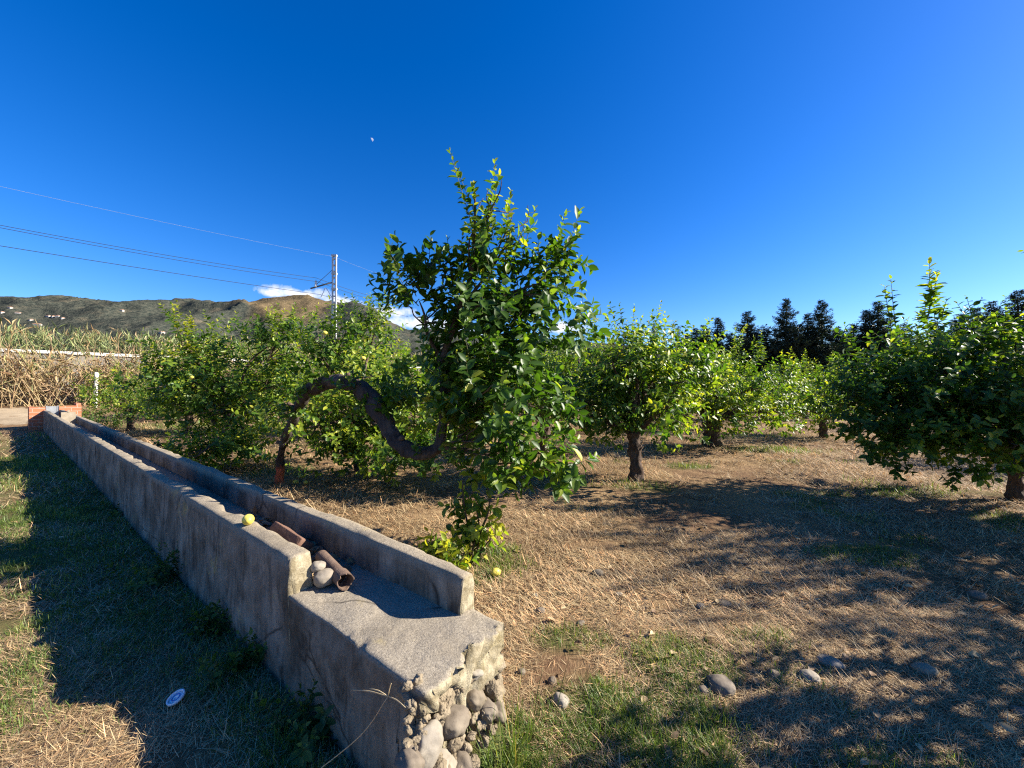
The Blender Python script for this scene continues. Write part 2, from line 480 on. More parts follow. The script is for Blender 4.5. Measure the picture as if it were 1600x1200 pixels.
M['house_roof'] = mat_plain('clay roof', (0.34, 0.17, 0.10), (0.42, 0.24, 0.15), 0.5, 0.9, 0.1)
houses = [(15, 483, 12, 'white house alone near the top of the left hillside'), (2, 489, 11, 'white house highest at the left edge of the hillside'),
          (28, 490, 14, 'white house in the upper left cluster below the ridge'), (48, 499, 17, 'white house with a clay roof left of the lowest house on the hill'),
          (57, 507, 22, 'long white house lowest on the hillside'), (75, 497, 12, 'leftmost of three white houses in a row on the slope'),
          (83, 495, 13, 'middle of three white houses in a row on the slope'), (91, 491, 11, 'highest of three white houses in a row on the slope'),
          (98, 498, 13, 'white house just below the row of three on the slope'), (190, 485, 11, 'white house alone in the middle of the wooded slope'),
          (252, 520, 13, 'white house low on the slope behind the leafy sprout of the left lemon tree')]
for (px, s, w, lab) in houses:
    x, y, z = hill_z(px, s)
    t = thing('house', lab, 'house', (x, y, z - 1), random.uniform(-0.5, 0.9), 'houses scattered on the hillside')
    b = MB(); box(b, (-w / 2, -5, -6), (w / 2, 5, 4.5)); b.build('wall', M['house_wall'], t, False)
    b = MB()
    v = [[-w / 2 - .6, -5.6, 4.5], [w / 2 + .6, -5.6, 4.5], [w / 2 + .6, 5.6, 4.5], [-w / 2 - .6, 5.6, 4.5], [-w / 2 + 2, 0, 6.8], [w / 2 - 2, 0, 6.8]]
    b.add(v, [np.array([[0, 1, 5, 4], [2, 3, 4, 5]]), np.array([[1, 2, 5], [3, 0, 4]])]); b.build('roof', M['house_roof'], t, False)

# faint daytime half moon
b = MB()
v = ICO3[0].copy(); v[:, 0] = np.where(v[:, 0] < 0, v[:, 0] * -0.25, v[:, 0])
b.add(v * 26, ICO3[1])
mm = NT('moon'); tr = mm.n.new('ShaderNodeBsdfTransparent'); mx = mm.n.new('ShaderNodeMixShader'); mx.inputs[0].default_value = 0.22
mm.l.new(tr.outputs[0], mx.inputs[1]); mm.l.new(mm.pbr((0.8, 0.8, 0.8), 1.0, spec=0), mx.inputs[2])
mo = b.build('moon', mm.done(mx.outputs[0]), loc=tuple(at(580, 217, 6000)))
mo.rotation_euler = (0, R(-25), 0)
tag(mo, 'faint pale half moon high in the blue sky', 'moon')

# ------------------------------------------------------------------ concrete irrigation channel
def mat_concrete(name, top, side, lichen=0.5):
    m = NT(name)
    fine = m.noise(120, 6, 0.75); med = m.noise(14, 7, 0.68); big = m.noise(2.2, 5, 0.6)
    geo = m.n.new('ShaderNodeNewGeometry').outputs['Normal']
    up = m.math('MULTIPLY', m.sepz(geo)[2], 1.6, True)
    streak = m.math('ADD', m.math('MULTIPLY', m.noise(1, 6, 0.7, m.coord('Object', (11, 11, 1.8)), 1.2), 0.45), m.math('MULTIPLY', m.noise(3.5, 7, 0.7), 0.55))
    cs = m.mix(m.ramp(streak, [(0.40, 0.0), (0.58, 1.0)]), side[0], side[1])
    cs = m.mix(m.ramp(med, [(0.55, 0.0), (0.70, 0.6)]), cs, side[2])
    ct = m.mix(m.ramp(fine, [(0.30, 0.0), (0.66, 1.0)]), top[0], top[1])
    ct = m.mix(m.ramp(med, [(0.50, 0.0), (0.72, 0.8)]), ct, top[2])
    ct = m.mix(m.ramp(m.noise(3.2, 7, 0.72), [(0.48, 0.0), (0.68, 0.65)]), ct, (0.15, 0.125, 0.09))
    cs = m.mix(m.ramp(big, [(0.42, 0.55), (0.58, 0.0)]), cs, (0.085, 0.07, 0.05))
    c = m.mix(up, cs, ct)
    ck = m.ramp(m.voro(1.1, m.mix(0.12, m.coord(), m.n.new('ShaderNodeTexNoise').outputs['Color']), 'DISTANCE_TO_EDGE'), [(0.0, 0.85), (0.012, 0.0)])
    c = m.mix(m.math('MULTIPLY', ck, m.ramp(big, [(0.45, 0.0), (0.55, 1.0)])), c, (0.03, 0.025, 0.02))
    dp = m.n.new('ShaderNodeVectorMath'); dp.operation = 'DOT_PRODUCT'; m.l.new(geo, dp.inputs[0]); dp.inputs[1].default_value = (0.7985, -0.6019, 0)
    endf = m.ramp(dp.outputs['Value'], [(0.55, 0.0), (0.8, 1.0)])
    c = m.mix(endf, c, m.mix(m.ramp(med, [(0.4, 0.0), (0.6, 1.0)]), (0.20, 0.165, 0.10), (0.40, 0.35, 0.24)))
    pits = m.ramp(m.voro(150), [(0.05, 1.0), (0.2, 0.0)])
    c = m.mix(m.math('MULTIPLY', pits, 0.5), c, (0.08, 0.07, 0.055))
    li = m.ramp(m.noise(4.5, 6, 0.7), [(0.60, 0.0), (0.70, lichen)])
    c = m.mix(li, c, (0.42, 0.33, 0.13))
    h = m.math('ADD', m.math('MULTIPLY', fine, 0.35), m.math('MULTIPLY', med, 1.0))
    h = m.math('SUBTRACT', h, m.math('MULTIPLY', pits, 0.25))
    return m.done(m.pbr(c, 0.95, m.bump(h, 0.8, 0.012), 0.15))
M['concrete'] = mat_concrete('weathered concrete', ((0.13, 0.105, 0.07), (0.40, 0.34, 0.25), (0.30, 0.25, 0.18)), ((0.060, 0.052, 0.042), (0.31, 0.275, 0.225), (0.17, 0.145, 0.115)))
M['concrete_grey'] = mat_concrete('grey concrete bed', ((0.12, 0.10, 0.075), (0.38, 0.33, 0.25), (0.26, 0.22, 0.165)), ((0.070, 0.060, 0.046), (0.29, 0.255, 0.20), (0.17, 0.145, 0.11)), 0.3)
def bar(mb, u0, u1, n0, n1, z0, z1, du=0.03, chip=0.03, rough=0.006, seed=0.0, end_rough=0.02, segz=14, segn=5, far_du=0.12, tilt_end=0.0):
    """a long cast block in channel coordinates with worn arrises and broken ends"""
    us = [u0]
    while us[-1] < u1: us.append(us[-1] + min(far_du, du * (1 + max(0, us[-1] - 2) * 0.25)))
    us[-1] = u1
    us = np.array(us)
    a = [(0, k / segz) for k in range(segz)] + [(k / segn, 1) for k in range(segn)] + [(1, 1 - k / segz) for k in range(segz)] + [(1 - k / segn, 0) for k in range(segn)]
    a = np.array(a)
    ring = [];
    # end cap rings at near end
    K = 6
    caps = [(u0, (k + 1) / (K + 1)) for k in range(K)][0:]
    stations = [(u0, s) for (_, s) in caps] + [(u, 1.0) for u in us] + [(u1, s) for (_, s) in caps[::-1]]
    for (u, s) in stations:
        aa = (a - 0.5) * s + 0.5
        ring.append(np.stack([np.full(len(a), u), n0 + (n1 - n0) * aa[:, 0], z0 + (z1 - z0) * aa[:, 1]], -1))
    ring = np.array(ring); ns, na = ring.shape[:2]
    q = ring.reshape(-1, 3).copy()
    # outward nudge
    cn, cz = (n0 + n1) / 2, (z0 + z1) / 2
    en = np.minimum(q[:, 1] - n0, n1 - q[:, 1]); ez = z1 - q[:, 2]
    sgn = np.sign(q[:, 1] - cn)
    d = fbm(q + seed, 6.0, 4) * rough * 2 + fbm(q + seed, 1.3, 2) * rough * 1.5
    side = en < 1e-6
    q[:, 1] += np.where(side, d * sgn, 0)
    top = ez < 1e-6
    q[:, 2] += np.where(top, d * 0.9, 0)
    # chipped upper arrises
    edge = np.exp(-(np.maximum(en, 0) / 0.022)) * np.exp(-(np.maximum(ez, 0) / 0.022))
    cpn = np.clip(fbm(np.stack([q[:, 0], sgn * 3, np.zeros(len(q))], -1) + seed, 3.1, 5, .6) * 2.2 - 0.45, 0, 1)
    wear = 0.004 + chip * cpn
    q[:, 2] -= edge * wear; q[:, 1] -= edge * wear * sgn
    # broken ends
    er = fbm(q + seed + 20, 9.0, 4)
    isn = np.abs(q[:, 0] - u0) < 0.12
    er = er + .55 * fbm(q + seed + 40, 30.0, 3) + .3 * np.abs(fbm(q + seed + 50, 16.0, 2))
    q[:, 0] += np.where(isn, (er * end_rough * 2) * np.exp(-(q[:, 0] - u0) / 0.05), 0)
    q[:, 0] += np.where(isn, tilt_end * (q[:, 2] - z1) * np.exp(-(q[:, 0] - u0) / 0.2), 0)
    x, y = un(q[:, 0], q[:, 1])
    v = np.stack([x, y, q[:, 2]], -1)
    i, j = np.meshgrid(np.arange(ns - 1), np.arange(na), indexing='ij'); j2 = (j + 1) % na
    f = np.stack([i * na + j, (i + 1) * na + j, (i + 1) * na + j2, i * na + j2], -1).reshape(-1, 4)
    c = np.vstack([v[:na].mean(0), v[-na:].mean(0)])
    k = np.arange(na); k2 = (k + 1) % na; n_ = len(v)
    mb.add(np.vstack([v, c]), [f, np.stack([np.full(na, n_), k, k2], -1), np.stack([np.full(na, n_ + 1), (ns - 1) * na + k2, (ns - 1) * na + k], -1)])
ch = thing('irrigation_channel', 'long raised weathered concrete irrigation channel with a broken near end of cobble rubble', 'water channel', (0, 0, 0))
UE = 21.5
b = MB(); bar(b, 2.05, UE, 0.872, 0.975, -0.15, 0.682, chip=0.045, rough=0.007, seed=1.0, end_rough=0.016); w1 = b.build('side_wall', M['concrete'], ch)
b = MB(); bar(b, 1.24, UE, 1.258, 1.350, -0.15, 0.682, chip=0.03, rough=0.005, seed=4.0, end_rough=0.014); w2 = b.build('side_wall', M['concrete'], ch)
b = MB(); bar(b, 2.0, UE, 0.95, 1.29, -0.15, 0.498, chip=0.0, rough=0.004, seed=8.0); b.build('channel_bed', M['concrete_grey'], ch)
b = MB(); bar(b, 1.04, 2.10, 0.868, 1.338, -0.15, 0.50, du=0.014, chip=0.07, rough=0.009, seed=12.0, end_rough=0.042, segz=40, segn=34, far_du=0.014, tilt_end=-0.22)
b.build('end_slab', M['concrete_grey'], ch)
M['cobble'] = None
def mat_stone(name, a, b_, spots):
    m = NT(name)
    n1 = m.noise(9, 7, 0.65); n2 = m.noise(60, 6, 0.7)
    oi = m.n.new('ShaderNodeObjectInfo').outputs['Random']
    c = m.mix(m.ramp(n1, [(0.35, 0.0), (0.65, 1.0)]), a, b_)
    c = m.mix(m.ramp(n2, [(0.55, 0.0), (0.72, 0.5)]), c, spots)
    c = m.mix(0.5, c, m.ramp(oi, [(0.0, (0.72, 0.66, 0.58)), (0.5, (1, 1, 1)), (1.0, (0.95, 0.9, 0.72))]), 'MULTIPLY')
    return m.done(m.pbr(c, 0.85, m.bump(m.math('ADD', n1, m.math('MULTIPLY', n2, 0.4)), 0.4, 0.008), 0.25))
M['cobble'] = mat_stone('fieldstone', (0.13, 0.105, 0.08), (0.22, 0.185, 0.14), (0.09, 0.07, 0.05))
M['white_stone'] = mat_stone('pale fieldstone', (0.21, 0.18, 0.14), (0.31, 0.275, 0.22), (0.14, 0.115, 0.08))
M['mortar'] = mat_plain('old mortar', (0.16, 0.125, 0.08), (0.27, 0.22, 0.15), 14, 0.95, 0.9, 45, 0.02)
def on_u(px, py, u0):
    r = np.array([(px - 800) / 600, 1, -(py - 603) / 600])
    return r * (u0 / (WD[0] * r[0] + WD[1])) + np.array([0, 0, H])
end_rot = math.atan2(WN[1], WN[0])
for k, (px, py, w, h_, mt, sl) in enumerate((
        (738, 1044, 28, 15, 'white_stone', .1), (738, 1086, 36, 34, 'cobble', 0.3), (708, 1124, 52, 30, 'cobble', .12), (655, 1115, 27, 22, 'mortar', -.2),
        (681, 1103, 34, 24, 'mortar', .2), (666, 1164, 62, 52, 'white_stone', .2), (686, 1196, 70, 34, 'white_stone', -.2), (716, 1162, 28, 30, 'mortar', .3),
        (768, 1075, 34, 48, 'mortar', 0.2), (745, 1120, 28, 26, 'mortar', 0), (655, 1138, 30, 22, 'mortar', 0), (690, 1076, 50, 26, 'mortar', .1),
        (640, 1085, 26, 20, 'mortar', .3), (730, 1062, 40, 20, 'mortar', 0), (770, 1035, 40, 26, 'mortar', 0), (720, 1195, 34, 30, 'cobble', .4),
        (757, 1108, 30, 28, 'cobble', .1), (642, 1190, 40, 40, 'cobble', .5), (700, 1052, 36, 16, 'mortar', 0), (775, 1110, 24, 30, 'cobble', 0))):
    c = on_u(px, py, 1.10 + (0.03 if mt == 'mortar' else 0.0) - 0.10 * max(0, (py - 1060) / 130))
    s = c[1] / 600
    b = MB(); pebble(b, (0, 0, 0), (w * s * 0.47, 0.05, h_ * s * 0.50), end_rot + random.uniform(-.2, .2), k * 3.1, 0.38 if mt == 'mortar' else 0.24, tilt=sl, fine=.24 if mt == 'mortar' else .06)
    b.build('mortar_lump' if mt == 'mortar' else 'cobble', M[mt], ch, loc=tuple(c))

b = MB(); g = np.random.default_rng(88)
for k in range(150):
    px, py = g.uniform(632, 785), g.uniform(1050, 1200)
    if py < 1050 + max(0, (690 - px)) * .35 or px > 790 - max(0, py - 1120) * .7: continue
    c = on_u(px, py, 1.085 - 0.10 * max(0, (py - 1060) / 130) + g.uniform(-.01, .03)); r_ = g.uniform(.006, .02)
    pebble(b, c, r_ * g.uniform(.6, 1.3, 3), g.uniform(0, 6), k * 2.7, .34, fine=.14)
tag(b.build('rubble', M['mortar'], ch), kind='stuff')
# far junction box of clay blocks with its sluice plate
M['clay'] = None
m = NT('orange clay block')
bk = m.n.new('ShaderNodeTexBrick'); m.l.new(m.coord('Object', None, (R(90), 0, 0)), bk.inputs['Vector'])
bk.inputs['Scale'].default_value = 1.0; bk.inputs['Brick Width'].default_value = 0.3; bk.inputs['Row Height'].default_value = 0.125; bk.inputs['Mortar Size'].default_value = 0.008
bk.inputs['Color1'].default_value = (0.44, 0.15, 0.07, 1); bk.inputs['Color2'].default_value = (0.34, 0.13, 0.075, 1); bk.inputs['Mortar'].default_value = (0.36, 0.29, 0.23, 1)
M['clay'] = m.done(m.pbr(bk.outputs[0], 0.9, m.bump(m.noise(30, 5), 0.4, 0.01), 0.2))
M['galv'] = mat_plain('galvanised sheet', (0.30, 0.31, 0.32), (0.42, 0.43, 0.44), 6, 0.45, 0.1, 20, 0.005, 0.5, 0.6)
bx_, by_ = un(UE + 0.35, 1.08)
jb = thing('junction_box', 'orange clay block junction box at the far end of the channel', 'brick box', (bx_, by_, 0), math.atan2(WN[1], WN[0]))
for (a0, a1, c0, c1, zt) in ((-0.52, -0.16, -0.35, -0.23, 0.80), (0.16, 0.70, -0.35, -0.23, 0.82), (-0.52, -0.40, -0.227, 0.6, 0.80), (0.58, 0.70, -0.227, 0.6, 0.90), (-0.397, 0.577, 0.48, 0.6, 0.76)):
    b = MB(); box(b, (a0, c0, -0.1), (a1, c1, zt)); b.build('block_wall', M['clay'], jb, False)
b = MB(); box(b, (-0.157, -0.31, 0.45), (0.157, -0.295, 0.82)); 
for k in (-0.13, 0.13): box(b, (k - .015, -0.325, 0.45), (k + .015, -0.311, 0.84))
b.build('sluice_plate', M['galv'], jb, False)
px_, py_ = un(16.4, 1.115)
b = MB(); box(b, (-0.135, -0.012, 0.47), (0.135, 0.012, 0.80)); box(b, (-0.02, -0.02, 0.79), (0.02, 0.02, 0.86))
o = b.build('sluice_board', M['clay'] if False else mat_plain('old board', (0.24, 0.20, 0.14), (0.32, 0.27, 0.2), 12, 0.9), None, False, (px_, py_, 0.02)); o.rotation_euler = (0, 0, math.atan2(WN[1], WN[0]))
tag(o, 'small weathered sluice board set across the far part of the channel', 'board')

# ------------------------------------------------------------------ leaves and trees
def leaf_template(lod):
    if lod == 0:
        t = np.array([0.0, 0.2, 0.45, 0.72, 1.0]); w = np.array([0.0, 0.20, 0.27, 0.20, 0.0])
    else:
        t = np.array([0.0, 0.5, 1.0]); w = np.array([0.0, 0.27, 0.0])
    V, F = [], []
    for k in range(len(t)):
        cz = -0.16 * t[k] ** 2
        if w[k] == 0: V.append((t[k], 0, cz))
        else: V += [(t[k], w[k], cz + 0.10), (t[k], 0, cz), (t[k], -w[k], cz + 0.10)]
    n = len(V)
    F3, F4 = [(0, 2, 1), (0, 3, 2)], []
    for k in range(len(t) - 3):
        a = 1 + 3 * k
        F4 += [(a, a + 1, a + 4, a + 3), (a + 1, a + 2, a + 5, a + 4)]
    a = n - 4
    F3 += [(a, a + 1, n - 1), (a + 1, a + 2, n - 1)]
    return np.array(V, float), np.array(F3), np.array(F4).reshape(-1, 4)
LEAF = [leaf_template(0), leaf_template(1)]
def put_leaves(mb, p, d, nrm, size, tint, lod=0, slot=0, wid=1.0):
    V, F3, F4 = LEAF[lod]
    d = unit(d); nrm = unit(nrm - d * np.sum(nrm * d, -1, keepdims=True)); s = np.cross(nrm, d)
    N, k = len(p), len(V)
    sz = size[:, None, None]
    v = p[:, None, :] + sz * (V[None, :, 0:1] * d[:, None, :] + wid * V[None, :, 1:2] * s[:, None, :] + V[None, :, 2:3] * nrm[:, None, :])
    off = (np.arange(N) * k)[:, None, None]
    fs = [(F3[None] + off).reshape(-1, 3)]
    if len(F4): fs.append((F4[None] + off).reshape(-1, 4))
    mb.add(v.reshape(-1, 3), fs, np.repeat(tint, k), slot)
def shoots(mb, base, direc, length, leafsize, tint, lod=0, dens=38, r=0.0025, bend=0.12, g=None, stem=True):
    """leafy shoots: a thin curved stem with leaves in a spiral"""
    g = g or rng
    P, D, Nn, S, T = [], [], [], [], []
    for b0, d0, L, ls, tn in zip(base, direc, length, leafsize, tint):
        d0 = d0 / np.linalg.norm(d0)
        side = unit(np.cross(d0, g.normal(size=3)))
        up = np.array([0, 0, 1.0])
        e = b0 + d0 * L + (side * g.uniform(-.5, 1) + up * 0.6) * bend * L
        mid = b0 + d0 * L * 0.5 + side * bend * 0.15 * L
        ts = np.array([0, .5, 1.0])
        path = np.stack([b0, mid, e])
        if stem:
            tube(mb, path, [r * 1.3, r, r * 0.5], 3, None, 0, 0.5, 1, cap=False)
        n = max(4, int(L * dens * g.uniform(.8, 1.2)))
        t = np.linspace(0.08, 1.0, n) + g.uniform(-.02, .02, n)
        pos = (1 - t)[:, None] ** 2 * b0 + 2 * ((1 - t) * t)[:, None] * mid + (t ** 2)[:, None] * e
        ax = unit(e - b0)
        x1 = unit(np.cross(ax, np.array([.3, .2, 1.0]) + 1e-3)); x2 = np.cross(ax, x1)
        ph = np.arange(n) * 2.39996 + g.uniform(0, 6)
        rad = np.cos(ph)[:, None] * x1 + np.sin(ph)[:, None] * x2
        open_ = np.interp(t, [0, .8, 1.0], [1.15, 0.95, 0.35]) + g.normal(0, .15, n)
        d = ax * np.cos(open_)[:, None] + rad * np.sin(open_)[:, None] + g.normal(0, .16, (n, 3)) + np.array([0, 0, -0.22])
        nr = ax * np.sin(open_)[:, None] - rad * np.cos(open_)[:, None] + np.array([0, 0, 0.55]) + g.normal(0, .3, (n, 3))
        P.append(pos); D.append(d); Nn.append(nr)
        S.append(ls * g.uniform(.65, 1.15, n) * np.interp(t, [0, .75, 1], [1, 1, .55]))
        T.append(np.clip(tn + g.normal(0, .13, n) + 0.22 * smooth(.6, 1, t) + (g.random(n) < 0.02) * 0.6, 0, 1))
    put_leaves(mb, np.concatenate(P), np.concatenate(D), np.concatenate(Nn), np.concatenate(S), np.concatenate(T), lod)
def blob_shoots(blobs, g, gap=0.10):
    """start points and directions of shoots in overlapping ellipsoids, thinned by a 3-D noise so the crown has gaps and clumps"""
    B, D = [], []
    for (c, r, n) in blobs:
        c = np.array(c); r = np.broadcast_to(np.array(r, float), (3,))
        q = unit(g.normal(size=(n * 3, 3)))
        rad = g.random(n * 3) ** (1 / 1.8)
        p = q * rad[:, None]
        w = p * r + c
        keep = (fbm(w + 31, 2.1, 3) > -gap) | (g.random(len(w)) < 0.25)
        w, q = w[keep][:n], q[keep][:n]
        d = q * np.array([1, 1, .7]) * 0.9 + np.array([0, 0, .55]) + g.normal(0, .35, q.shape)
        B.append(w); D.append(unit(d))
    return np.concatenate(B), np.concatenate(D)
def limb(mb, a, b, r0, r1, g, sag=0.15, sides=8, step=0.1, slot=0):
    a, b = np.array(a, float), np.array(b, float)
    L = np.linalg.norm(b - a)
    m1 = a + (b - a) * .35 + np.array([*g.normal(0, .09 * L, 2), sag * L])
    m2 = a + (b - a) * .7 + np.array([*g.normal(0, .07 * L, 2), sag * .6 * L])
    tube(mb, [a, m1, m2, b], [r0, r0 * .75, (r0 + r1) * .45, r1], sides, step, .18, g.random(), slot, seed=g.uniform(0, 50))
def lemon_tree(name, label, base, trunk, tr, blobs, seed, lod=0, leaf=0.105, dens=38, sprouts=(), tint=0.42, group=None, gap=0.10, bark='bark', flute=0.12, shoot_len=(.16, .38), lemons=(), cat='lemon tree', twig_links=None, limbs=True):
    g = np.random.default_rng(seed)
    base = np.array(base, float)
    root = thing(name, label, cat, tuple(base), 0, group)
    lm = lambda p: np.array(p, float) - base
    trunk = [lm(p) for p in trunk]
    b = MB(); tube(b, trunk, tr, 30, 0.025, .6, 0.3, flute=flute, seed=seed * 1.7)
    tk = b.build('trunk', M[bark], root)
    blobs = [(lm(c), r, n) for (c, r, n) in blobs]
    top = trunk[-1]
    if limbs:
        for (c, r, n) in blobs:
            b = MB()
            limb(b, top - (trunk[-1] - trunk[-2]) * 0.15, c, min(tr[-1] * .5, .06), 0.012, g)
            rr = np.broadcast_to(np.array(r, float), (3,))
            for k in range(6):
                q = unit(g.normal(size=3)) * rr * .75 + c
                limb(b, top * .25 + c * .75 + g.normal(0, .03, 3), q, .012, .004, g, .05, 5)
            b.build('branch', M[bark], root)
    B, D = blob_shoots(blobs, g, gap)
    L = g.uniform(*shoot_len, len(B)); 
    tn = np.clip(tint + 0.35 * fbm(B + base, 1.6, 2) + g.normal(0, .07, len(B)), 0.02, .95)
    b = MB()
    shoots(b, B, D, L, np.full(len(B), leaf), tn, lod, dens, g=g, stem=lod == 0)
    for (p0, p1, n, ls, tn) in sprouts:
        p0, p1 = lm(p0), lm(p1)
        for k in range(n):
            o = g.normal(0, .05, 3) if k else np.zeros(3)
            e = p1 + (g.normal(0, .13, 3) if k else 0)
            if k: e = p0 + (e - p0) * g.uniform(.55, .95)
            shoots(b, [p0 + o], [e - p0 - o], [np.linalg.norm(e - p0 - o)], [ls], [tn], lod, dens, .004, 0.06, g)
    b.build('crown', [M['leaf'], M['twig']], root)
    for c in lemons:
        b = MB(); lemon_mesh(b, g.uniform(0, 9)); b.build('lemon', M['lemon'], root, loc=tuple(lm(c)))
    return root
M['lemon'] = None
m = NT('lemon skin'); t_ = m.noise(8, 4)
M['lemon'] = m.done(m.pbr(m.mix(t_, (0.74, 0.58, 0.10), (0.60, 0.52, 0.08)), 0.42, m.bump(m.voro(90), 0.25, 0.002), 0.4))
def lemon_mesh(mb, seed, s=0.033):
    v = ICO3[0].copy()
    tip = np.exp(-((np.abs(v[:, 0]) - 1) / 0.18) ** 2)
    v[:, 0] *= 1.22 + 0.12 * tip
    v = v * (1 + .03 * fbm(v + seed, 1.5, 2))[:, None] * s
    mb.add(v, ICO3[1])

# --- the arched tree in the middle
Zc = 3.75
trunk_c = [at(437, 752, 6.1), at(438, 720, 6.05), at(443, 693, 5.9), at(453, 668, 5.6), at(464, 640, 5.25), at(482, 612, 4.9), at(512, 598, 4.6), at(545, 598, 4.35),
           at(577, 617, 4.15), at(598, 652, 4.0), at(622, 690, 3.88), at(655, 708, 3.8), at(684, 700, 3.75), at(692, 665, 3.75), at(694, 610, 3.75), at(688, 560, 3.8)]
trunk_c[0][2] = -0.05
tr_c = [.062, .05, .052, .058, .066, .076, .085, .084, .09, .085, .072, .07, .06, .045, .038, .03]
bl = []
for (px, py, dz, rx, ry, n) in ((745, 500, 0, 62, 75, 95), (650, 450, -.1, 50, 46, 15), (850, 462, 0.15, 52, 50, 40), (770, 410, 0, 42, 50, 26), (820, 530, .1, 75, 60, 62),
                                (710, 545, .25, 45, 45, 18), (770, 620, -.25, 75, 60, 62), (840, 640, .2, 50, 60, 34), (750, 690, -.3, 55, 40, 24), (845, 735, -.25, 44, 42, 34),
                                (722, 600, .05, 40, 48, 34), (705, 560, .1, 30, 30, 14), (885, 735, -.1, 26, 24, 8), (900, 520, .35, 30, 40, 14), (640, 410, -.05, 30, 18, 8), (738, 690, -.2, 40, 50, 24), (770, 735, -.3, 40, 35, 20), (715, 660, .1, 30, 45, 14), (705, 640, .45, 48, 55, 34), (655, 610, .6, 40, 40, 16), (885, 400, .1, 18, 30, 10), (622, 472, .1, 22, 22, 6)):
    Z = Zc + dz; s = Z / 600
    bl.append((at(px, py, Z), (rx * s, (rx + ry) / 2 * s * 0.9, ry * s), int(n * 0.92)))
spr = [(at(560, 612, 4.2), at(545, 562, 4.1), 6, .1, .5), (at(500, 604, 4.6), at(478, 560, 4.5), 6, .1, .5), (at(480, 612, 4.8), at(455, 590, 4.7), 5, .1, .45), (at(590, 640, 4.0), at(618, 600, 3.9), 6, .11, .45), (at(462, 650, 5.2), at(440, 630, 5.0), 5, .1, .45), (at(465, 640, 5.2), at(490, 655, 5.0), 4, .1, .45), (at(575, 615, 4.1), at(560, 640, 4.0), 3, .1, .4), (at(530, 598, 4.4), at(560, 580, 4.2), 3, .1, .55), (at(600, 640, 4.0), at(640, 615, 3.9), 3, .1, .45), (at(660, 710, 3.75), at(640, 680, 3.7), 2, .1, .5), (at(600, 590, 4.2), at(640, 570, 4.1), 3, .1, .6), (at(760, 420, 3.7), at(702, 242, 3.6), 2, .095, .45), (at(740, 400, 3.7), at(745, 290, 3.7), 2, .10, .62), (at(760, 380, 3.75), at(772, 258, 3.75), 2, .10, .6),
       (at(790, 420, 3.75), at(797, 300, 3.8), 3, .10, .66), (at(810, 430, 3.8), at(832, 325, 3.85), 2, .095, .5), (at(870, 450, 3.85), at(903, 362, 3.8), 4, .10, .55),
       (at(860, 440, 3.8), at(876, 368, 3.8), 3, .10, .5), (at(655, 450, 3.65), at(603, 395, 3.6), 2, .09, .3), (at(650, 450, 3.65), at(660, 392, 3.65), 3, .10, .3),
       (at(640, 470, 3.65), at(590, 432, 3.6), 3, .11, .3), (at(900, 500, 4.1), at(925, 488, 4.2), 3, .1, .5), (at(720, 470, 3.7), at(722, 370, 3.7), 3, .1, .5), (at(700, 450, 3.7), at(690, 395, 3.7), 3, .1, .35)]
tree_c = lemon_tree('lemon_tree', 'tall middle lemon tree, dark trunk arched like a hoop from a red painted foot', (trunk_c[0][0], trunk_c[0][1], 0), trunk_c, tr_c, bl, 21,
                    leaf=.128, dens=36, sprouts=spr, tint=.34, gap=-.03, bark='bark_red', flute=.16, limbs=False)
for (q_, d_, l_) in ((4, (-.5, -.5, .6), .16), (7, (.1, -.4, .9), .12), (10, (.5, -.5, .4), .14), (2, (-.9, -.2, .3), .10)):
    p_ = np.array(trunk_c[q_]) - np.array([trunk_c[0][0], trunk_c[0][1], 0]); d_ = np.array(d_)
    b = MB(); tube(b, [p_, p_ + d_ * l_ * .6, p_ + d_ * l_], [.045, .03, .024], 10, .03, .5, seed=q_); b.build('stub', M['bark'], tree_c)
# its limbs, from the upright stem into each part of the crown
g = np.random.default_rng(5)
base_c = np.array([trunk_c[0][0], trunk_c[0][1], 0])
b = MB(); st = trunk_c[-1]
tube(b, [st - base_c + np.array([0.0, 0, -.06]), at(712, 500, 3.78) - base_c, at(735, 430, 3.74) - base_c, at(742, 340, 3.7) - base_c, at(742, 300, 3.7) - base_c], [.036, .03, .022, .012, .006], 10, .05, .15, seed=3)
b.build('branch', M['bark'], tree_c)
for (a, c, r0) in ((trunk_c[-1], at(655, 470, 3.65), .022), (at(712, 500, 3.78), at(850, 440, 3.9), .024), (at(720, 480, 3.76), at(800, 360, 3.78), .018), (trunk_c[-2], at(820, 540, 3.85), .022),
                   (trunk_c[-3], at(770, 620, 3.5), .022), (trunk_c[-4], at(750, 690, 3.45), .018), (trunk_c[-4], at(845, 735, 3.5), .02), (trunk_c[-2], at(840, 640, 3.95), .018), (at(735, 430, 3.74), at(770, 300, 3.74), .010)):
    b = MB(); limb(b, a - base_c, c - base_c, r0, .005, g, .06)
    for k in range(5): limb(b, (a * .4 + c * .6) - base_c + g.normal(0, .03, 3), c - base_c + g.normal(0, .2, 3), .009, .003, g, .05, 5)
    b.build('branch', M['bark'], tree_c)

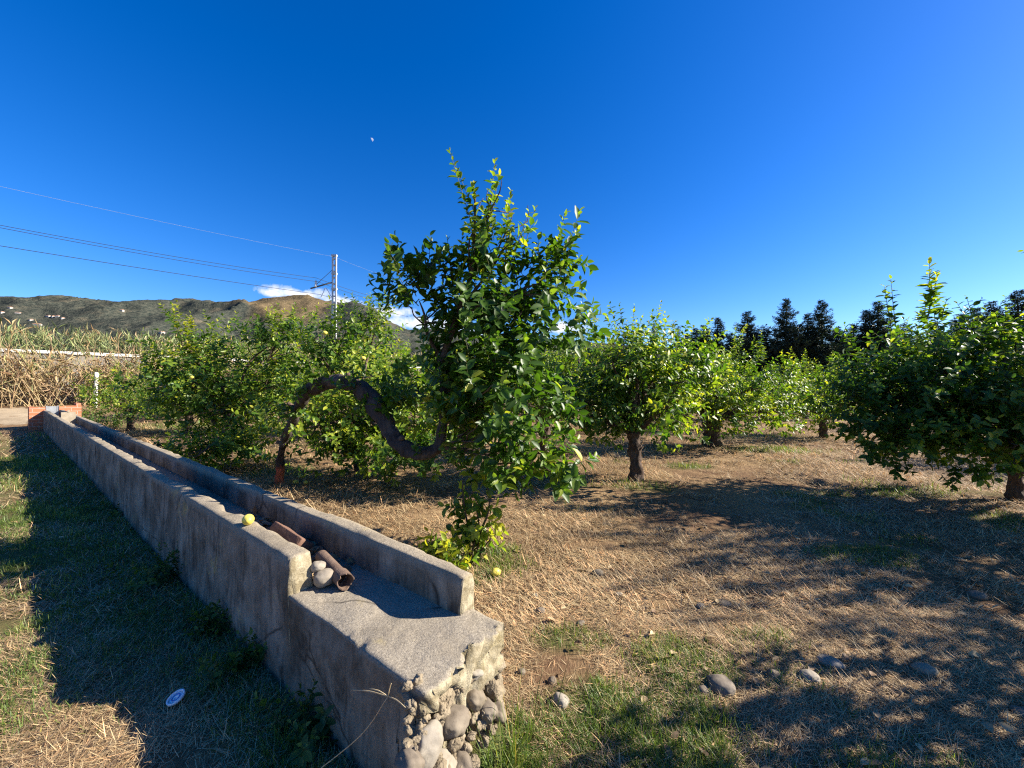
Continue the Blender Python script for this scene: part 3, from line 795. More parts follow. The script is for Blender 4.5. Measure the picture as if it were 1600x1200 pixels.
def std_tree(label, X, Y, ht, rad, seed, n=330, lod=0, leaf=.105, group=None, tint=.45, th=.75, tr=.12, sprouts=(), low=.55, name='lemon_tree', extra=(), flute=.12, gap=.1, dens=38, lean=(0, 0), lemons=()):
    g = np.random.default_rng(seed); n = int(n * 1.75)
    gz = float(ground(np.array([X]), np.array([Y]))[0])
    trunk = [(X, Y, gz - .06), (X + lean[0] * .3, Y + lean[1] * .3, gz + th * .4), (X + lean[0], Y + lean[1], gz + th)]
    rads = [tr * 1.2, tr * .95, tr]
    k = 6
    bl = [((X, Y, gz + low + (ht - low) * .55), (rad * .7, rad * .7, (ht - low) * .42), int(n * .24))]
    for q in range(k):
        a = q / k * 6.283 + g.uniform(-.3, .3)
        rr = rad * g.uniform(.5, .68)
        z = gz + low + (ht - low) * g.uniform(.22, .66)
        s = rad * g.uniform(.40, .55)
        bl.append(((X + rr * math.cos(a), Y + rr * math.sin(a), z), (s, s, (ht - low) * g.uniform(.26, .36)), int(n * .12)))
    bl += list(extra)
    return lemon_tree(name, label, (X, Y, gz), trunk, rads, bl, seed, lod, leaf, dens, sprouts, tint, group, gap, flute=flute, lemons=lemons)

G1 = 'lemon trees of the orchard'
def blb(px, py, Z, rx, ry, n):
    s = Z / 600; return (at(px, py, Z), (rx * s, (rx + ry) * .5 * s, ry * s), n)
# left tree beside the channel
std_tree('lemon tree beside the channel with low branches drooping over its wall', -6.05, 8.2, 2.9, 1.7, 31, 300, tr=.075, th=.95, tint=.55, low=.45, group=G1,
         extra=[blb(290, 545, 7.6, 36, 48, 34), blb(320, 705, 7.2, 60, 26, 34), blb(420, 540, 8.0, 50, 45, 44), blb(300, 640, 7.7, 45, 45, 60), blb(305, 715, 6.6, 48, 22, 44), blb(365, 705, 6.9, 48, 26, 50), blb(280, 590, 7.4, 40, 40, 44), blb(440, 530, 7.6, 50, 40, 55), blb(400, 650, 7.8, 60, 40, 80), blb(340, 590, 7.8, 60, 50, 70), blb(370, 690, 7.4, 45, 22, 40), blb(440, 600, 8.0, 40, 50, 60)],
         sprouts=[(at(290, 560, 7.6), at(268, 480, 7.6), 4, .10, .72), (at(300, 560, 7.6), at(298, 492, 7.7), 5, .11, .85), (at(425, 530, 8), at(430, 488, 8), 5, .10, .7), (at(350, 570, 8), at(352, 525, 8), 4, .1, .4),
                  (at(480, 540, 8), at(497, 478, 8), 3, .1, .55), (at(310, 720, 6.9), at(283, 755, 6.6), 3, .1, .6), (at(340, 730, 6.6), at(330, 760, 6.2), 3, .1, .45), (at(260, 700, 7.2), at(240, 690, 7), 2, .1, .5)],
         lemons=[at(430, 560, 7.0), at(300, 590, 6.7)])
std_tree('leafy lemon tree behind the arch of the hooped trunk', -2.75, 6.9, 2.75, 1.55, 32, 320, tr=.07, th=.9, tint=.55, low=.35, group=G1,
         extra=[blb(585, 520, 7.2, 50, 50, 56), blb(520, 520, 7.2, 38, 36, 36), blb(600, 690, 6.2, 45, 45, 70), blb(560, 640, 6.6, 70, 60, 100), blb(650, 690, 6.4, 40, 40, 60), blb(680, 630, 6.6, 55, 50, 70), blb(540, 690, 6.5, 35, 32, 40), blb(620, 715, 5.6, 60, 26, 55), blb(560, 705, 6.0, 50, 28, 50), blb(500, 560, 6.6, 50, 45, 60), blb(680, 715, 5.4, 40, 24, 36), blb(700, 700, 6.0, 50, 30, 40)],
         sprouts=[(at(585, 520, 7.2), at(576, 462, 7.2), 6, .1, .7), (at(600, 520, 7.2), at(602, 475, 7.2), 4, .1, .62), (at(455, 530, 7.4), at(434, 490, 7.4), 4, .1, .7)],
         lemons=[at(507, 520, 6.2), at(567, 560, 5.6)])
std_tree('lemon tree with a thick fluted trunk standing alone in the straw', 2.02, 6.25, 2.55, 1.25, 33, 300, tr=.1, th=.78, tint=.52, low=.62, group=G1, flute=.22, lean=(-.02, .05),
         extra=[blb(1010, 590, 6.3, 62, 50, 60), blb(960, 570, 6.4, 45, 45, 40), blb(905, 560, 7.0, 45, 50, 40), blb(945, 660, 6.2, 40, 34, 36), blb(1040, 640, 6.6, 40, 40, 50), blb(890, 620, 6.6, 45, 45, 50), blb(1050, 580, 6.8, 40, 45, 50)],
         sprouts=[(at(985, 560, 6.4), at(990, 480, 6.4), 5, .095, .62), (at(1010, 570, 6.4), at(1033, 478, 6.5), 4, .095, .66), (at(965, 560, 6.4), at(968, 510, 6.4), 4, .1, .6)])
std_tree('lemon tree with a short dark trunk and low yellowish foliage behind the fluted trunk', 5.15, 9.9, 2.5, 2.0, 34, 380, tr=.2, th=.62, tint=.58, low=.3, group=G1,
         extra=[blb(1130, 610, 9.4, 70, 50, 70), blb(1190, 600, 10.2, 55, 55, 60), blb(1080, 590, 9.6, 45, 45, 40), blb(1150, 655, 8.9, 50, 28, 50), blb(1100, 640, 9.2, 45, 35, 50), blb(1215, 640, 9.8, 40, 40, 50)],
         sprouts=[(at(1110, 560, 9.8), at(1108, 518, 9.8), 5, .1, .65), (at(1145, 560, 9.8), at(1150, 512, 9.8), 5, .1, .65), (at(1190, 560, 9.8), at(1190, 530, 9.8), 5, .1, .6), (at(1230, 580, 10), at(1238, 545, 10), 4, .1, .6)])
std_tree('big dark lemon tree at the right with two tall leafy sprouts on top', 6.75, 5.15, 2.55, 1.75, 35, 430, tr=.075, th=.8, tint=.46, low=.35, group=G1, gap=.2,
         extra=[blb(1400, 610, 5.2, 90, 75, 130), blb(1480, 560, 5.1, 70, 60, 90), blb(1330, 620, 5.5, 50, 55, 50), blb(1500, 690, 4.8, 70, 40, 60), blb(1400, 700, 5.0, 60, 30, 40), blb(1570, 560, 4.9, 55, 60, 70), blb(1550, 650, 4.6, 60, 60, 110), blb(1580, 700, 4.4, 50, 35, 60), blb(1450, 660, 4.9, 70, 50, 90), blb(1370, 660, 5.1, 60, 45, 70)],
         sprouts=[(at(1452, 500, 5.1), at(1453, 410, 5.1), 3, .13, .66), (at(1453, 480, 5.1), at(1455, 425, 5.1), 2, .13, .6), (at(1400, 510, 5.1), at(1393, 438, 5.1), 3, .12, .56), (at(1470, 500, 5.1), at(1480, 470, 5.1), 4, .1, .5), (at(1520, 500, 5.0), at(1512, 465, 5), 4, .1, .5),
                  (at(1330, 540, 5.4), at(1320, 508, 5.4), 4, .1, .45), (at(1400, 720, 4.9), at(1400, 748, 4.8), 4, .1, .2), (at(1490, 730, 4.7), at(1485, 765, 4.6), 3, .1, .2)])
std_tree('lemon tree filling the gap behind the right side of the tall arched tree', 0.75, 8.9, 2.95, 1.75, 36, 400, tr=.12, tint=.46, low=.4, group=G1)
# two neighbours just outside the frame whose shade falls across the foreground
std_tree('lemon tree standing right of the view that shades the near ground', 4.75, 1.15, 2.85, 1.45, 37, 420, tr=.12, tint=.4, low=.5, group=G1)
std_tree('lemon tree just beyond the right edge that shades the middle ground', 8.3, 4.0, 4.6, 1.65, 38, 560, 0, tr=.12, tint=.36, low=.6, group=G1)

# far rows: three trees built once, then copied with their parts
far_spots = [
 (-13.3, 13.4, 2.2, 0, 'bright green low lemon tree right of the white post'), (-10.6, 12.6, 2.3, 1, 'low lemon tree between the channel and the left tree'), (-15.0, 17.5, 2.6, 2, 'small lemon tree at the end of the row near the reeds'),
 (-8.4, 13.0, 3.0, 2, 'lemon tree half hidden behind the tree beside the channel'), (-4.4, 11.5, 3.1, 0, 'lemon tree behind the leafy tree under the arch'), (-1.2, 13.2, 3.0, 1, 'lemon tree behind the tall arched tree'),
 (2.6, 13.4, 2.9, 2, 'lemon tree two rows behind the fluted trunk'), (7.0, 13.6, 2.9, 0, 'lemon tree behind the one with a short dark trunk'), (9.4, 11.6, 2.7, 1, 'lemon tree left of the gap of sunny grass'),
 (15.6, 13.6, 2.8, 2, 'lemon tree seen past the left edge of the big dark tree'), (11.5, 7.4, 2.9, 0, 'lemon tree behind the big dark tree'), (13.5, 10.0, 2.9, 1, 'lemon tree deep behind the big dark tree')]
LMK = [(-200, 'far left of the reed bed, beyond the view'), (60, 'behind the junction box'), (190, 'behind the bright low tree by the white post'), (300, 'behind the tree beside the channel'), (430, 'left of the railway mast'), (522, 'below the railway mast'), (590, 'right of the railway mast'), (680, 'behind the left half of the tall arched tree'),
       (760, 'behind the stem of the tall arched tree'), (840, 'behind the right half of the tall arched tree'), (915, 'left of the fluted trunk'), (990, 'behind the fluted trunk'), (1050, 'below the two slim cypresses'), (1115, 'behind the short dark trunk'), (1168, 'below the broad lone conifer'), (1229, 'below the tallest conifer'),
       (1275, 'below the paired conifers'), (1330, 'left of the first tall sprout'), (1395, 'below the first tall sprout'), (1455, 'below the taller sprout'), (1520, 'right of the taller sprout'), (1600, 'at the right edge'), (1750, 'beyond the right edge')]
USED = set()
def row_label(X, Y0):
    px = 800 + 600 * X / Y0
    row = {17.5: 'third row', 22.5: 'fourth row', 28.5: 'last row'}[Y0]
    for d, t in sorted((abs(p - px), t) for p, t in LMK):
        if (row, t) not in USED:
            USED.add((row, t)); return 'lemon tree in the ' + row + ', ' + t
for Y0, xs in ((17.5, (-7, -2.6, 1.6, 5.8, 10.2, 14.0)), (22.5, (-12, -7.5, -3, 1.5, 6, 10.5, 15.0, 24)), (28.5, (-9, -4, 1, 6, 11, 16, 22, 30))):
    for k, X in enumerate(xs):
        far_spots.append((X + random.uniform(-.4, .4), Y0 + random.uniform(-.6, .6), random.uniform(2.7, 3.2), random.randrange(3), row_label(X, Y0)))
protos = []
def copy_tree(o, parent=None):
    c = o.copy(); col.objects.link(c)
    if parent is not None: c.parent = parent
    for ch_ in [q for q in o.children]: copy_tree(ch_, c)
    return c
PH = [2.9, 2.9, 2.9]
for k, (X, Y, h_, v, lab) in enumerate(far_spots):
    gz = float(ground(np.array([X]), np.array([Y]))[0])
    if not any(p[0] == v for p in protos):
        spr = [((X + a, Y + c, gz + 2.3), (X + a * 1.2, Y + c * 1.2, gz + 3.1), 4, .12, .62) for (a, c) in ((-.6, 0), (.3, .4), (.8, -.3), (0, -.5))]
        o = std_tree(lab, X, Y, 2.9, 1.85, 50 + v, 400, 1, .125, 'lemon trees in the rows behind', .56, .7, .13, spr, .3, dens=30)
        protos.append((v, o))
    else:
        o = copy_tree([p[1] for p in protos if p[0] == v][0])
        o.location = (X, Y, gz)
        o['label'] = lab
        o.rotation_euler = (0, 0, random.uniform(0, 6.28))
    s = h_ / 2.9 * (.88 if X > 3 else 1)
    o.scale = (s * random.uniform(.95, 1.08), s * random.uniform(.95, 1.08), s)

# suckers at the foot of the tall tree
def sapling(label, base, stems, seed, leaf, cat='lemon sucker'):
    g = np.random.default_rng(seed); base = np.array(base, float)
    root = thing('lemon_sucker', label, cat, tuple(base))
    b = MB(); s_ = MB()
    for (p0, p1, n, tn) in stems:
        p0, p1 = np.array(p0) - base, np.array(p1) - base
        limb(s_, p0 - np.array([0, 0, .05]), p1, .012, .004, g, .05, 6, .05)
        for k in range(n):
            t = g.uniform(.25, 1.0); q = p0 + (p1 - p0) * t
            d = unit(g.normal(size=3) * np.array([1, 1, .5]) + np.array([0, 0, .4]))
            shoots(b, [q], [d], [g.uniform(.10, .24)], [leaf], [np.clip(tn + g.normal(0, .1), 0, 1)], 0, 40, .003, .1, g)
    s_.build('stem', M['bark'], root); b.build('foliage', [M['leaf'], M['twig']], root)
sapling('bright green lemon sucker climbing from the straw beside the near end of the channel', (*at(742, 868, 3.45)[:2], 0), [(at(735, 880, 3.4), at(722, 745, 3.35), 11, .55), (at(742, 880, 3.4), at(760, 752, 3.4), 14, .74), (at(748, 870, 3.4), at(765, 830, 3.35), 7, .7), (at(738, 880, 3.4), at(745, 800, 3.3), 8, .72)], 71, .11)
sapling('low yellow green clump of young lemon leaves against the channel wall', (*at(690, 862, 3.3)[:2], 0), [(at(700, 905, 3.15), at(690, 850, 3.1), 8, .86), (at(712, 908, 3.15), at(712, 862, 3.05), 8, .9), (at(690, 900, 3.2), at(672, 840, 3.2), 7, .8), (at(705, 905, 3.1), at(725, 870, 3.05), 5, .82)], 72, .095)

# ------------------------------------------------------------------ conifer windbreak
def conifer(seed, ht, rad, slim=False):
    g = np.random.default_rng(seed); b = MB()
    P, D, Nn, S, T = [], [], [], [], []
    z = 0.04 * ht
    wob = g.uniform(0, 50)
    while z < ht * .985:
        f_ = z / ht
        prof = (1 - f_) ** (.75 if not slim else .45) * (1.0 if f_ > .12 else .75)
        nb = 3 if slim else g.integers(6, 9)
        for k in range(nb):
            a = g.uniform(0, 6.283)
            L = rad * prof * g.choice([.5, .7, .9, 1.15]) * (1 + .35 * fbm(np.array([[math.cos(a), math.sin(a), z * .5 + wob]]), 1.2, 2)[0]) + .04
            n = int(6 + 62 * L)
            t = g.random(n) ** .85
            out = np.array([math.cos(a), math.sin(a), 0])
            droop = -.25 * L if not slim else .9 * L
            pos = np.array([0, 0, z]) + out * (t * L)[:, None] + np.array([0, 0, 1.0]) * (droop * np.sin(t * 2.4) + .42 * L * t ** 3)[:, None]
            side = np.array([-out[1], out[0], 0])
            pos = pos + side * (g.normal(0, .16, n) * L * (1 - t * .6))[:, None] + g.normal(0, .05, (n, 3))
            P.append(pos)
            D.append(out * .7 + side * g.normal(0, .7, n)[:, None] + np.array([0, 0, .35]) + g.normal(0, .35, (n, 3)))
            Nn.append(np.array([0, 0, 1.0]) + g.normal(0, .5, (n, 3)))
            S.append(g.uniform(.25, .55, n) * (1.0 - .6 * f_) * (1.0 if not slim else .8)); T.append(np.clip(.4 + g.normal(0, .22, n), 0, 1))
        z += ht * (.022 if not slim else .018) * g.uniform(.7, 1.3)
    put_leaves(b, np.concatenate(P), np.concatenate(D), np.concatenate(Nn), np.concatenate(S), np.concatenate(T), 1, 0, .55)
    return b.mesh('crown', M['needle'])
CON = [(conifer(101, 10, 2.7), 10), (conifer(102, 10, 3.3), 10), (conifer(103, 10, 2.3), 10), (conifer(104, 10, .75, True), 10)]
tb = MB(); tube(tb, [(0, 0, -.3), (0, 0, 4), (.05, 0, 9.2)], [.22, .16, .03], 8, .5, .1); trunk_me = tb.mesh('trunk', M['bark'])
con = [(1023, 508, 52, 3, 'slim cypress with a narrow spire, left one of the two'), (1061, 509, 52, 3, 'slim cypress with a narrow spire, right one of the two'),
       (1038, 528, 58, 3, 'short slim cypress between the two spires'), (1073, 520, 50, 2, 'small dark conifer at the left end of the windbreak'), (1087, 512, 48, 0, 'dark conifer third from the left end of the windbreak'), (1100, 506, 47, 1, 'dark conifer left of the pointed one in the windbreak'),
       (1122, 494, 46, 2, 'pointed dark conifer in the left half of the windbreak'), (1142, 520, 47, 0, 'low dark conifer in the dip of the windbreak'), (1168, 484, 46, 1, 'broad conifer standing alone above the lemon crowns'),
       (1197, 512, 46, 0, 'short conifer left of the tallest one'), (1229, 465, 45, 0, 'tallest pointed conifer of the windbreak, left of the pair'), (1262, 487, 45, 2, 'left one of the paired conifers right of the tallest'),
       (1284, 468, 44, 0, 'right one of the paired conifers, with a thin leader'), (1248, 505, 47, 1, 'low conifer between the tallest and the pair'), (1308, 512, 45, 1, 'low dark conifer right of the pair'), (1333, 505, 45, 0, 'dark conifer left of the tall sprouts of the big lemon tree'),
       (1354, 482, 44, 2, 'left one of two thin topped conifers behind the first lemon sprout'), (1372, 470, 44, 0, 'right one of two thin topped conifers behind the first lemon sprout'), (1410, 505, 45, 1, 'conifer hidden behind the big lemon tree between its sprouts'), (1460, 500, 45, 2, 'conifer hidden behind the taller lemon sprout'),
       (1500, 490, 44, 1, 'conifer peeping over the big lemon tree right of its sprouts'), (1550, 468, 43, 1, 'round topped conifer near the right edge'), (1592, 452, 42, 0, 'tall conifer cut by the right edge of the view'), (1526, 478, 44, 2, 'conifer between the round topped one and the sprouts'),
       (1215, 520, 50, 1, 'conifer in the second line left of the tallest'), (1180, 525, 50, 2, 'conifer in the second line beside the broad one'), (1320, 520, 50, 2, 'conifer in the second line right of the pair'), (1110, 530, 51, 1, 'low broad conifer filling the foot of the windbreak at its left end'), (1150, 532, 51, 0, 'low conifer in the foot of the windbreak before the broad one'), (1272, 525, 49, 1, 'low conifer in the foot of the windbreak under the pair'), (1345, 530, 49, 1, 'low conifer in the foot of the windbreak under the thin topped two'), (1060, 535, 52, 1, 'low conifer at the foot of the slim cypresses'), (1640, 470, 42, 1, 'conifer just beyond the right edge of the view')]
for (px, py, Z, v, lab) in con:
    p = at(px, py, Z); me, h0 = CON[v]
    ht = p[2]
    t = thing('cypress' if v == 3 else 'conifer', lab, 'cypress' if v == 3 else 'conifer', (p[0], p[1], 0), random.uniform(0, 6.28), 'conifers of the windbreak behind the orchard')
    s = ht / h0; w = s * random.uniform(1.0, 1.35)
    for nm, mm_ in (('crown', me), ('trunk', trunk_me)):
        o = bpy.data.objects.new(nm, mm_); col.objects.link(o); o.parent = t
    t.scale = (w, w, s)

# ------------------------------------------------------------------ railway behind the reeds
A = np.array([-26.2, 19.7]); DR = unit(np.array([4.5, 5.1])); NR = np.array([DR[1], -DR[0]])   # NR points to the camera side
M['wall_grey'] = mat_plain('grey railway wall', (0.16, 0.15, 0.13), (0.24, 0.22, 0.19), 1.5, 0.95, 0.4)
M['coping'] = mat_plain('pale concrete coping', (0.55, 0.53, 0.48), (0.68, 0.66, 0.61), 2.0, 0.9, 0.2)
rw = thing('railway_wall', 'long railway wall behind the reeds with a pale coping line', 'wall', (A[0], A[1], 0), math.atan2(DR[1], DR[0]))
b = MB(); box(b, (-14, -.15, -.3), (60, .15, 3.30)); b.build('wall', M['wall_grey'], rw, False)
b = MB(); box(b, (-14, -.24, 3.302), (60, .20, 3.46)); b.build('coping', M['coping'], rw, False)
b = MB(); box(b, (-14, .152, -.3), (60, 16, 3.0)); o = b.build('railway_bank', mat_plain('ballast', (0.2, 0.18, 0.15), (0.33, 0.30, 0.26), 9, 1.0, .8), None, False, (A[0], A[1], 0)); o.rotation_euler = (0, 0, math.atan2(DR[1], DR[0]))
tag(o, kind='structure')
Zm = 34.0
M['mast'] = mat_plain('galvanised mast', (0.42, 0.42, 0.41), (0.58, 0.58, 0.56), 3, 0.55, .1, 20, .01, .4, .3)
M['dark_steel'] = mat_plain('dark steel', (0.06, 0.06, 0.065), (0.10, 0.10, 0.10), 3, 0.5, .1)
M['insul'] = mat_plain('porcelain', (0.60, 0.60, 0.58), (0.7, 0.7, 0.68), 3, 0.3, .05)
mp = at(522, 400, Zm); top_z = mp[2]
mast = thing('catenary_mast', 'tall pale steel railway mast with a bracket arm rising above the lemon trees', 'railway mast', (mp[0], mp[1], 3.0))
hh = top_z - 3.0
b = MB()
for sx in (-1, 1):
    box(b, (sx * .15 - .045, -.09, 0), (sx * .15 + .045, -.02, hh)); box(b, (sx * .15 - .045, .02, 0), (sx * .15 + .045, .09, hh))
    box(b, (sx * .15 - .045 if sx < 0 else sx * .15 + .025, -.019, 0), (sx * .15 - .025 if sx < 0 else sx * .15 + .045, .019, hh))
k = .4
while k < hh:
    box(b, (-.104, -.094, k), (.104, -.091, k + .1)); box(b, (-.104, .091, k), (.104, .094, k + .1)); k += .55
b.build('post', M['mast'], mast, False)
for zc in (hh + .06, hh - 1.55, hh - 2.9):
    b = MB(); box(b, (-.23, -.12, zc - .07), (.23, .12, zc + .07)); b.build('clamp', M['mast'], mast, False)
zb = at(519, 441, Zm)[2] - 3.0; ze = at(486, 451, Zm)[2] - 3.0
b = MB(); tube(b, [(-.2, 0, zb), (-2.05, -.1, ze)], .07, 8); tube(b, [(-.2, 0, zb + 1.1), (-1.55, -.1, ze + .35)], .02, 6); b.build('bracket_arm', M['dark_steel'], mast)
b = MB(); xk = -1.58
tube(b, [(xk, -.1, ze + .1), (xk, -.1, ze + .22), (xk, -.1, ze + .23), (xk, -.1, ze + .33), (xk, -.1, ze + .34), (xk, -.1, ze + .48), (xk, -.1, ze + .75)], [.09, .13, .08, .13, .08, .1, .03], 10); b.build('insulator', M['insul'], mast)
b = MB(); tube(b, [(-.25, 0, zb - 1.3), (-.75, 0, zb - .5), (-.95, -.05, zb - .9), (-1.15, -.1, zb - 1.35)], .03, 6, .15); b.build('steady_arm', M['insul'], mast)
def wire(label, pts, r, mat, sag):
    P = []
    for (a, c) in zip(pts[:-1], pts[1:]):
        t = np.linspace(0, 1, 40)[:, None]; q = a * (1 - t) + c * t; q[:, 2] -= (sag * 4 * t * (1 - t))[:, 0]; P.append(q)
    b = MB(); tube(b, np.concatenate(P), r, 5)
    return tag(b.build('overhead_wire', M[mat]), label, 'wire', 'railway wires above the reeds')
M['wire_dark'] = mat_plain('dark wire', (0.02, 0.02, 0.025), (0.03, 0.03, 0.03), 3, .6, 0)
M['wire_pale'] = mat_plain('pale wire', (0.20, 0.23, 0.27), (0.24, 0.27, 0.3), 3, .6, 0)
d3 = np.array([DR[0], DR[1], 0])
def along(px, py, q0, zt=None):
    """continue a wire from the mast towards a sighted direction, keeping to the track line"""
    r = np.array([(px - 800) / 600, 1.0]); Mx = np.array([[r[0], -DR[0]], [r[1], -DR[1]]])
    Z, s = np.linalg.solve(Mx, q0[:2]); return np.array([r[0] * Z, Z, H - (py - 603) / 600 * Z])
def wire_set(label, pm, pl, pr, r, mat, sag):
    q0 = np.array(pm); l = along(*pl, q0); rr = along(*pr, q0)
    l = q0 + (l - q0) * 1.25; rr = q0 + (rr - q0) * 1.6
    return wire(label, [l, q0, rr], r, mat, sag)
wire_set('pale topmost wire running from the mast head', at(522, 401, Zm), (0, 288), (600, 428), .007, 'wire_pale', .15)
wire_set('dark upper wire of the middle pair left of the mast', at(494, 434, Zm), (0, 347), (592, 462), .016, 'wire_dark', .25)
wire_set('dark lower wire of the middle pair left of the mast', at(497, 440, Zm), (0, 351), (592, 467), .016, 'wire_dark', .25)
wire_set('dark lowest wire passing below the bracket arm', at(500, 460, Zm), (0, 382), (592, 483), .018, 'wire_dark', .1)

# reeds
def reeds(name, label, s0, s1, off, n, hgt, seed, mat, lean, tdry, leaves=9, tall=0.0):
    g = np.random.default_rng(seed); b = MB()
    P, D, Nn, S, T = [], [], [], [], []
    for k in range(n):
        s = g.uniform(s0, s1); o_ = g.uniform(*off)
        p = A + DR * s + NR * o_
        z0 = float(ground(np.array([p[0]]), np.array([p[1]]))[0]) if off[0] > 0 else 3.0 
        h_ = hgt * (g.uniform(.45, .72) if g.random() < tall else g.uniform(.7, 1.0))
        lx = g.normal(0, lean) - (.5 * lean if g.random() < .5 else 0)
        if g.random() < .12: lx *= 2.5
        v = np.array([DR[0] * lx, DR[1] * lx, 1]) + NR[0] * 0; v = np.array([v[0] + NR[0] * g.normal(.1, .15), v[1] + NR[1] * g.normal(.1, .15), 1.0]); v = v / np.linalg.norm(v)
        a = np.array([p[0], p[1], z0 - .1]); e = a + v * h_ + np.array([DR[0] * lx, DR[1] * lx, -.25]) * h_ * .18
        mid = a + v * h_ * .55
        tn = np.clip(tdry + g.normal(0, .2), 0, .8)
        t_ = np.linspace(0, 1, 6)
        pts = ((1 - t_) ** 2)[:, None] * a + (2 * (1 - t_) * t_)[:, None] * mid + (t_ ** 2)[:, None] * e
        tube(b, pts, np.linspace(.017, .006, 6), 4, None, 0, tn, cap=False)
        nl = leaves
        tl = g.uniform(.25, 1.0, nl)
        P.append(((1 - tl) ** 2)[:, None] * a + (2 * (1 - tl) * tl)[:, None] * mid + (tl ** 2)[:, None] * e)
        D.append(v + g.normal(0, .55, (nl, 3))); Nn.append(g.normal(0, 1, (nl, 3))); S.append(g.uniform(.35, .75, nl)); T.append(np.clip(tn + g.normal(0, .15, nl) + .35 * smooth(.45, .8, tl) * (g.random() < .6), 0, 1))
    put_leaves(b, np.concatenate(P), np.concatenate(D), np.concatenate(Nn), np.concatenate(S), np.concatenate(T), 1, 0, .085)
    return tag(b.build(name, M[mat]), label, 'reeds', None, 'stuff')
reeds('reed_bed', 'tangled dry tan giant reeds leaning in front of the railway wall', -10, 32, (.6, 4.2), 2600, 4.4, 201, 'reed', .38, .35, 6, .82)
reeds('reed_bed', 'greener reed tops growing behind the pale coping line', -12, 34, (-4.0, -.5), 1300, 2.05, 202, 'reed_green', .22, .35)
reeds('reed_bed', 'a few thin tall bare reed stalks standing above the lemon crowns', 13, 22, (.8, 3.0), 60, 6.0, 203, 'reed', .08, .2, 3)

# white post and a few stakes at the edge of the reeds
M['post'] = mat_plain('whitewashed post', (0.58, 0.54, 0.46), (0.70, 0.66, 0.58), 8, .9, .3)
pp_ = at(149, 640, 19.0); gz = float(ground(np.array([pp_[0]]), np.array([pp_[1]]))[0])
b = MB(); tube(b, [(0, 0, -.1), (.02, 0, .8), (.06, 0, 1.75)], [.085, .08, .075], 8, .3, .05)
tag(b.build('fence_post', M['post'], loc=(pp_[0], pp_[1], gz)), 'white post standing between the reeds and the low bright lemon tree', 'post')

# ------------------------------------------------------------------ small things on and in the channel
def lemon_thing(label, loc, seed, rot):
    b = MB(); lemon_mesh(b, seed); o = b.build('lemon', M['lemon'], loc=tuple(loc)); o.rotation_euler = rot
    return tag(o, label, 'lemon', 'fallen lemons')
lw = at(392, 811, 600 * (H - .715) / 208)
u_, n_ = uv(lw[0], lw[1]); x_, y_ = un(u_, .925)
lemon_thing('yellow lemon lying on top of the channel wall', (x_, y_, .717), 1, (0.2, .1, 2.2))
def on_ground(px, py, lift=0.0):
    Z = 600 * H / (py - 603)
    for _ in range(6):
        x = (px - 800) / 600 * Z; Z = 600 * (H - float(ground(np.array([x]), np.array([Z]))[0])) / (py - 603)
    return np.array([(px - 800) / 600 * Z, Z, H - (py - 603) / 600 * Z + lift])
lemon_thing('yellow green lemon on the ground right of the end of the channel', on_ground(775, 899, .03), 2, (0, .1, .7))
lemon_thing('yellow lemon in the straw right of the red trunk foot, the larger looking one', on_ground(470, 747, .03), 3, (0, 0, 1.1))
lemon_thing('green yellow lemon in the straw in front of the red trunk foot', on_ground(462, 756, .03), 4, (0, 0, .3))
lemon_thing('yellow lemon in the straw furthest right from the red trunk foot', on_ground(478, 757, .03), 5, (0, .2, 2.0))

M['brick'] = mat_plain('worn terracotta', (0.13, 0.068, 0.045), (0.20, 0.115, 0.078), 10, .9, .5, 50)
M['pipe'] = mat_plain('dirty terracotta', (0.105, 0.066, 0.046), (0.17, 0.115, 0.082), 10, .85, .5, 50)
def chan(px, py, z):
    Z = 600 * (H - z) / (py - 603); return np.array([(px - 800) / 600 * Z, Z, z])
wall_rot = math.atan2(WD[1], WD[0])
b = MB()
v = icosphere(4)[0]; v = np.sign(v) * np.abs(v) ** .16; v = v / np.abs(v).max(0) * np.array([.16, .058, .03]); v = v + .004 * fbm(v * 60, .4, 3)[:, None]
b.add(v, ICO3[1]); c_ = chan(455, 832, .60)
u_, n_ = uv(c_[0], c_[1]); x_, y_ = un(u_, 1.13)
o = b.build('brick', M['brick'], loc=(x_, y_, .575)); o.rotation_euler = (R(38), R(-10), wall_rot + .12)
tag(o, 'reddish worn brick slab tilted inside the channel', 'brick')
pp0, pp1 = chan(503, 868, .545), chan(541, 908, .545)
b = MB(); dv = unit(pp1 - pp0); L = np.linalg.norm(pp1 - pp0)
for (ra, rb, z0, z1) in ((.030, .034, 0, L * .82), (.036, .041, L * .80, L)):
    n_ = 32; xx_ = unit(np.cross(dv, [0, 0, 1.0])); yy_ = np.cross(xx_, dv); a_ = np.arange(n_) / n_ * 6.28319
    cs_ = np.cos(a_)[:, None] * xx_ + np.sin(a_)[:, None] * yy_
    jag = (fbm(cs_ * 3, 1.0, 3) * .03)[:, None] * dv
    pr = [dv * z0 + rb * cs_, dv * z1 + rb * cs_ + jag, dv * z1 + ra * cs_ + jag, dv * z0 + ra * cs_]
    k_ = np.arange(n_); k2_ = (k_ + 1) % n_
    b.add(np.concatenate(pr), np.concatenate([np.stack([q_ * n_ + k_, q_ * n_ + k2_, ((q_ + 1) % 4) * n_ + k2_, ((q_ + 1) % 4) * n_ + k_], -1) for q_ in range(4)]))
tag(b.build('clay_pipe', M['pipe'], None, False, tuple(pp0)), 'broken brown clay pipe with a thick collar lying in the channel', 'pipe')
def stone(label, loc, size, rot, seed, mat='cobble', rough=.14, tilt=0.0):
    b = MB(); pebble(b, (0, 0, 0), size, rot, seed, rough, tilt=tilt)
    return tag(b.build('stone', M[mat], loc=tuple(loc)), label, 'stone', 'loose stones')
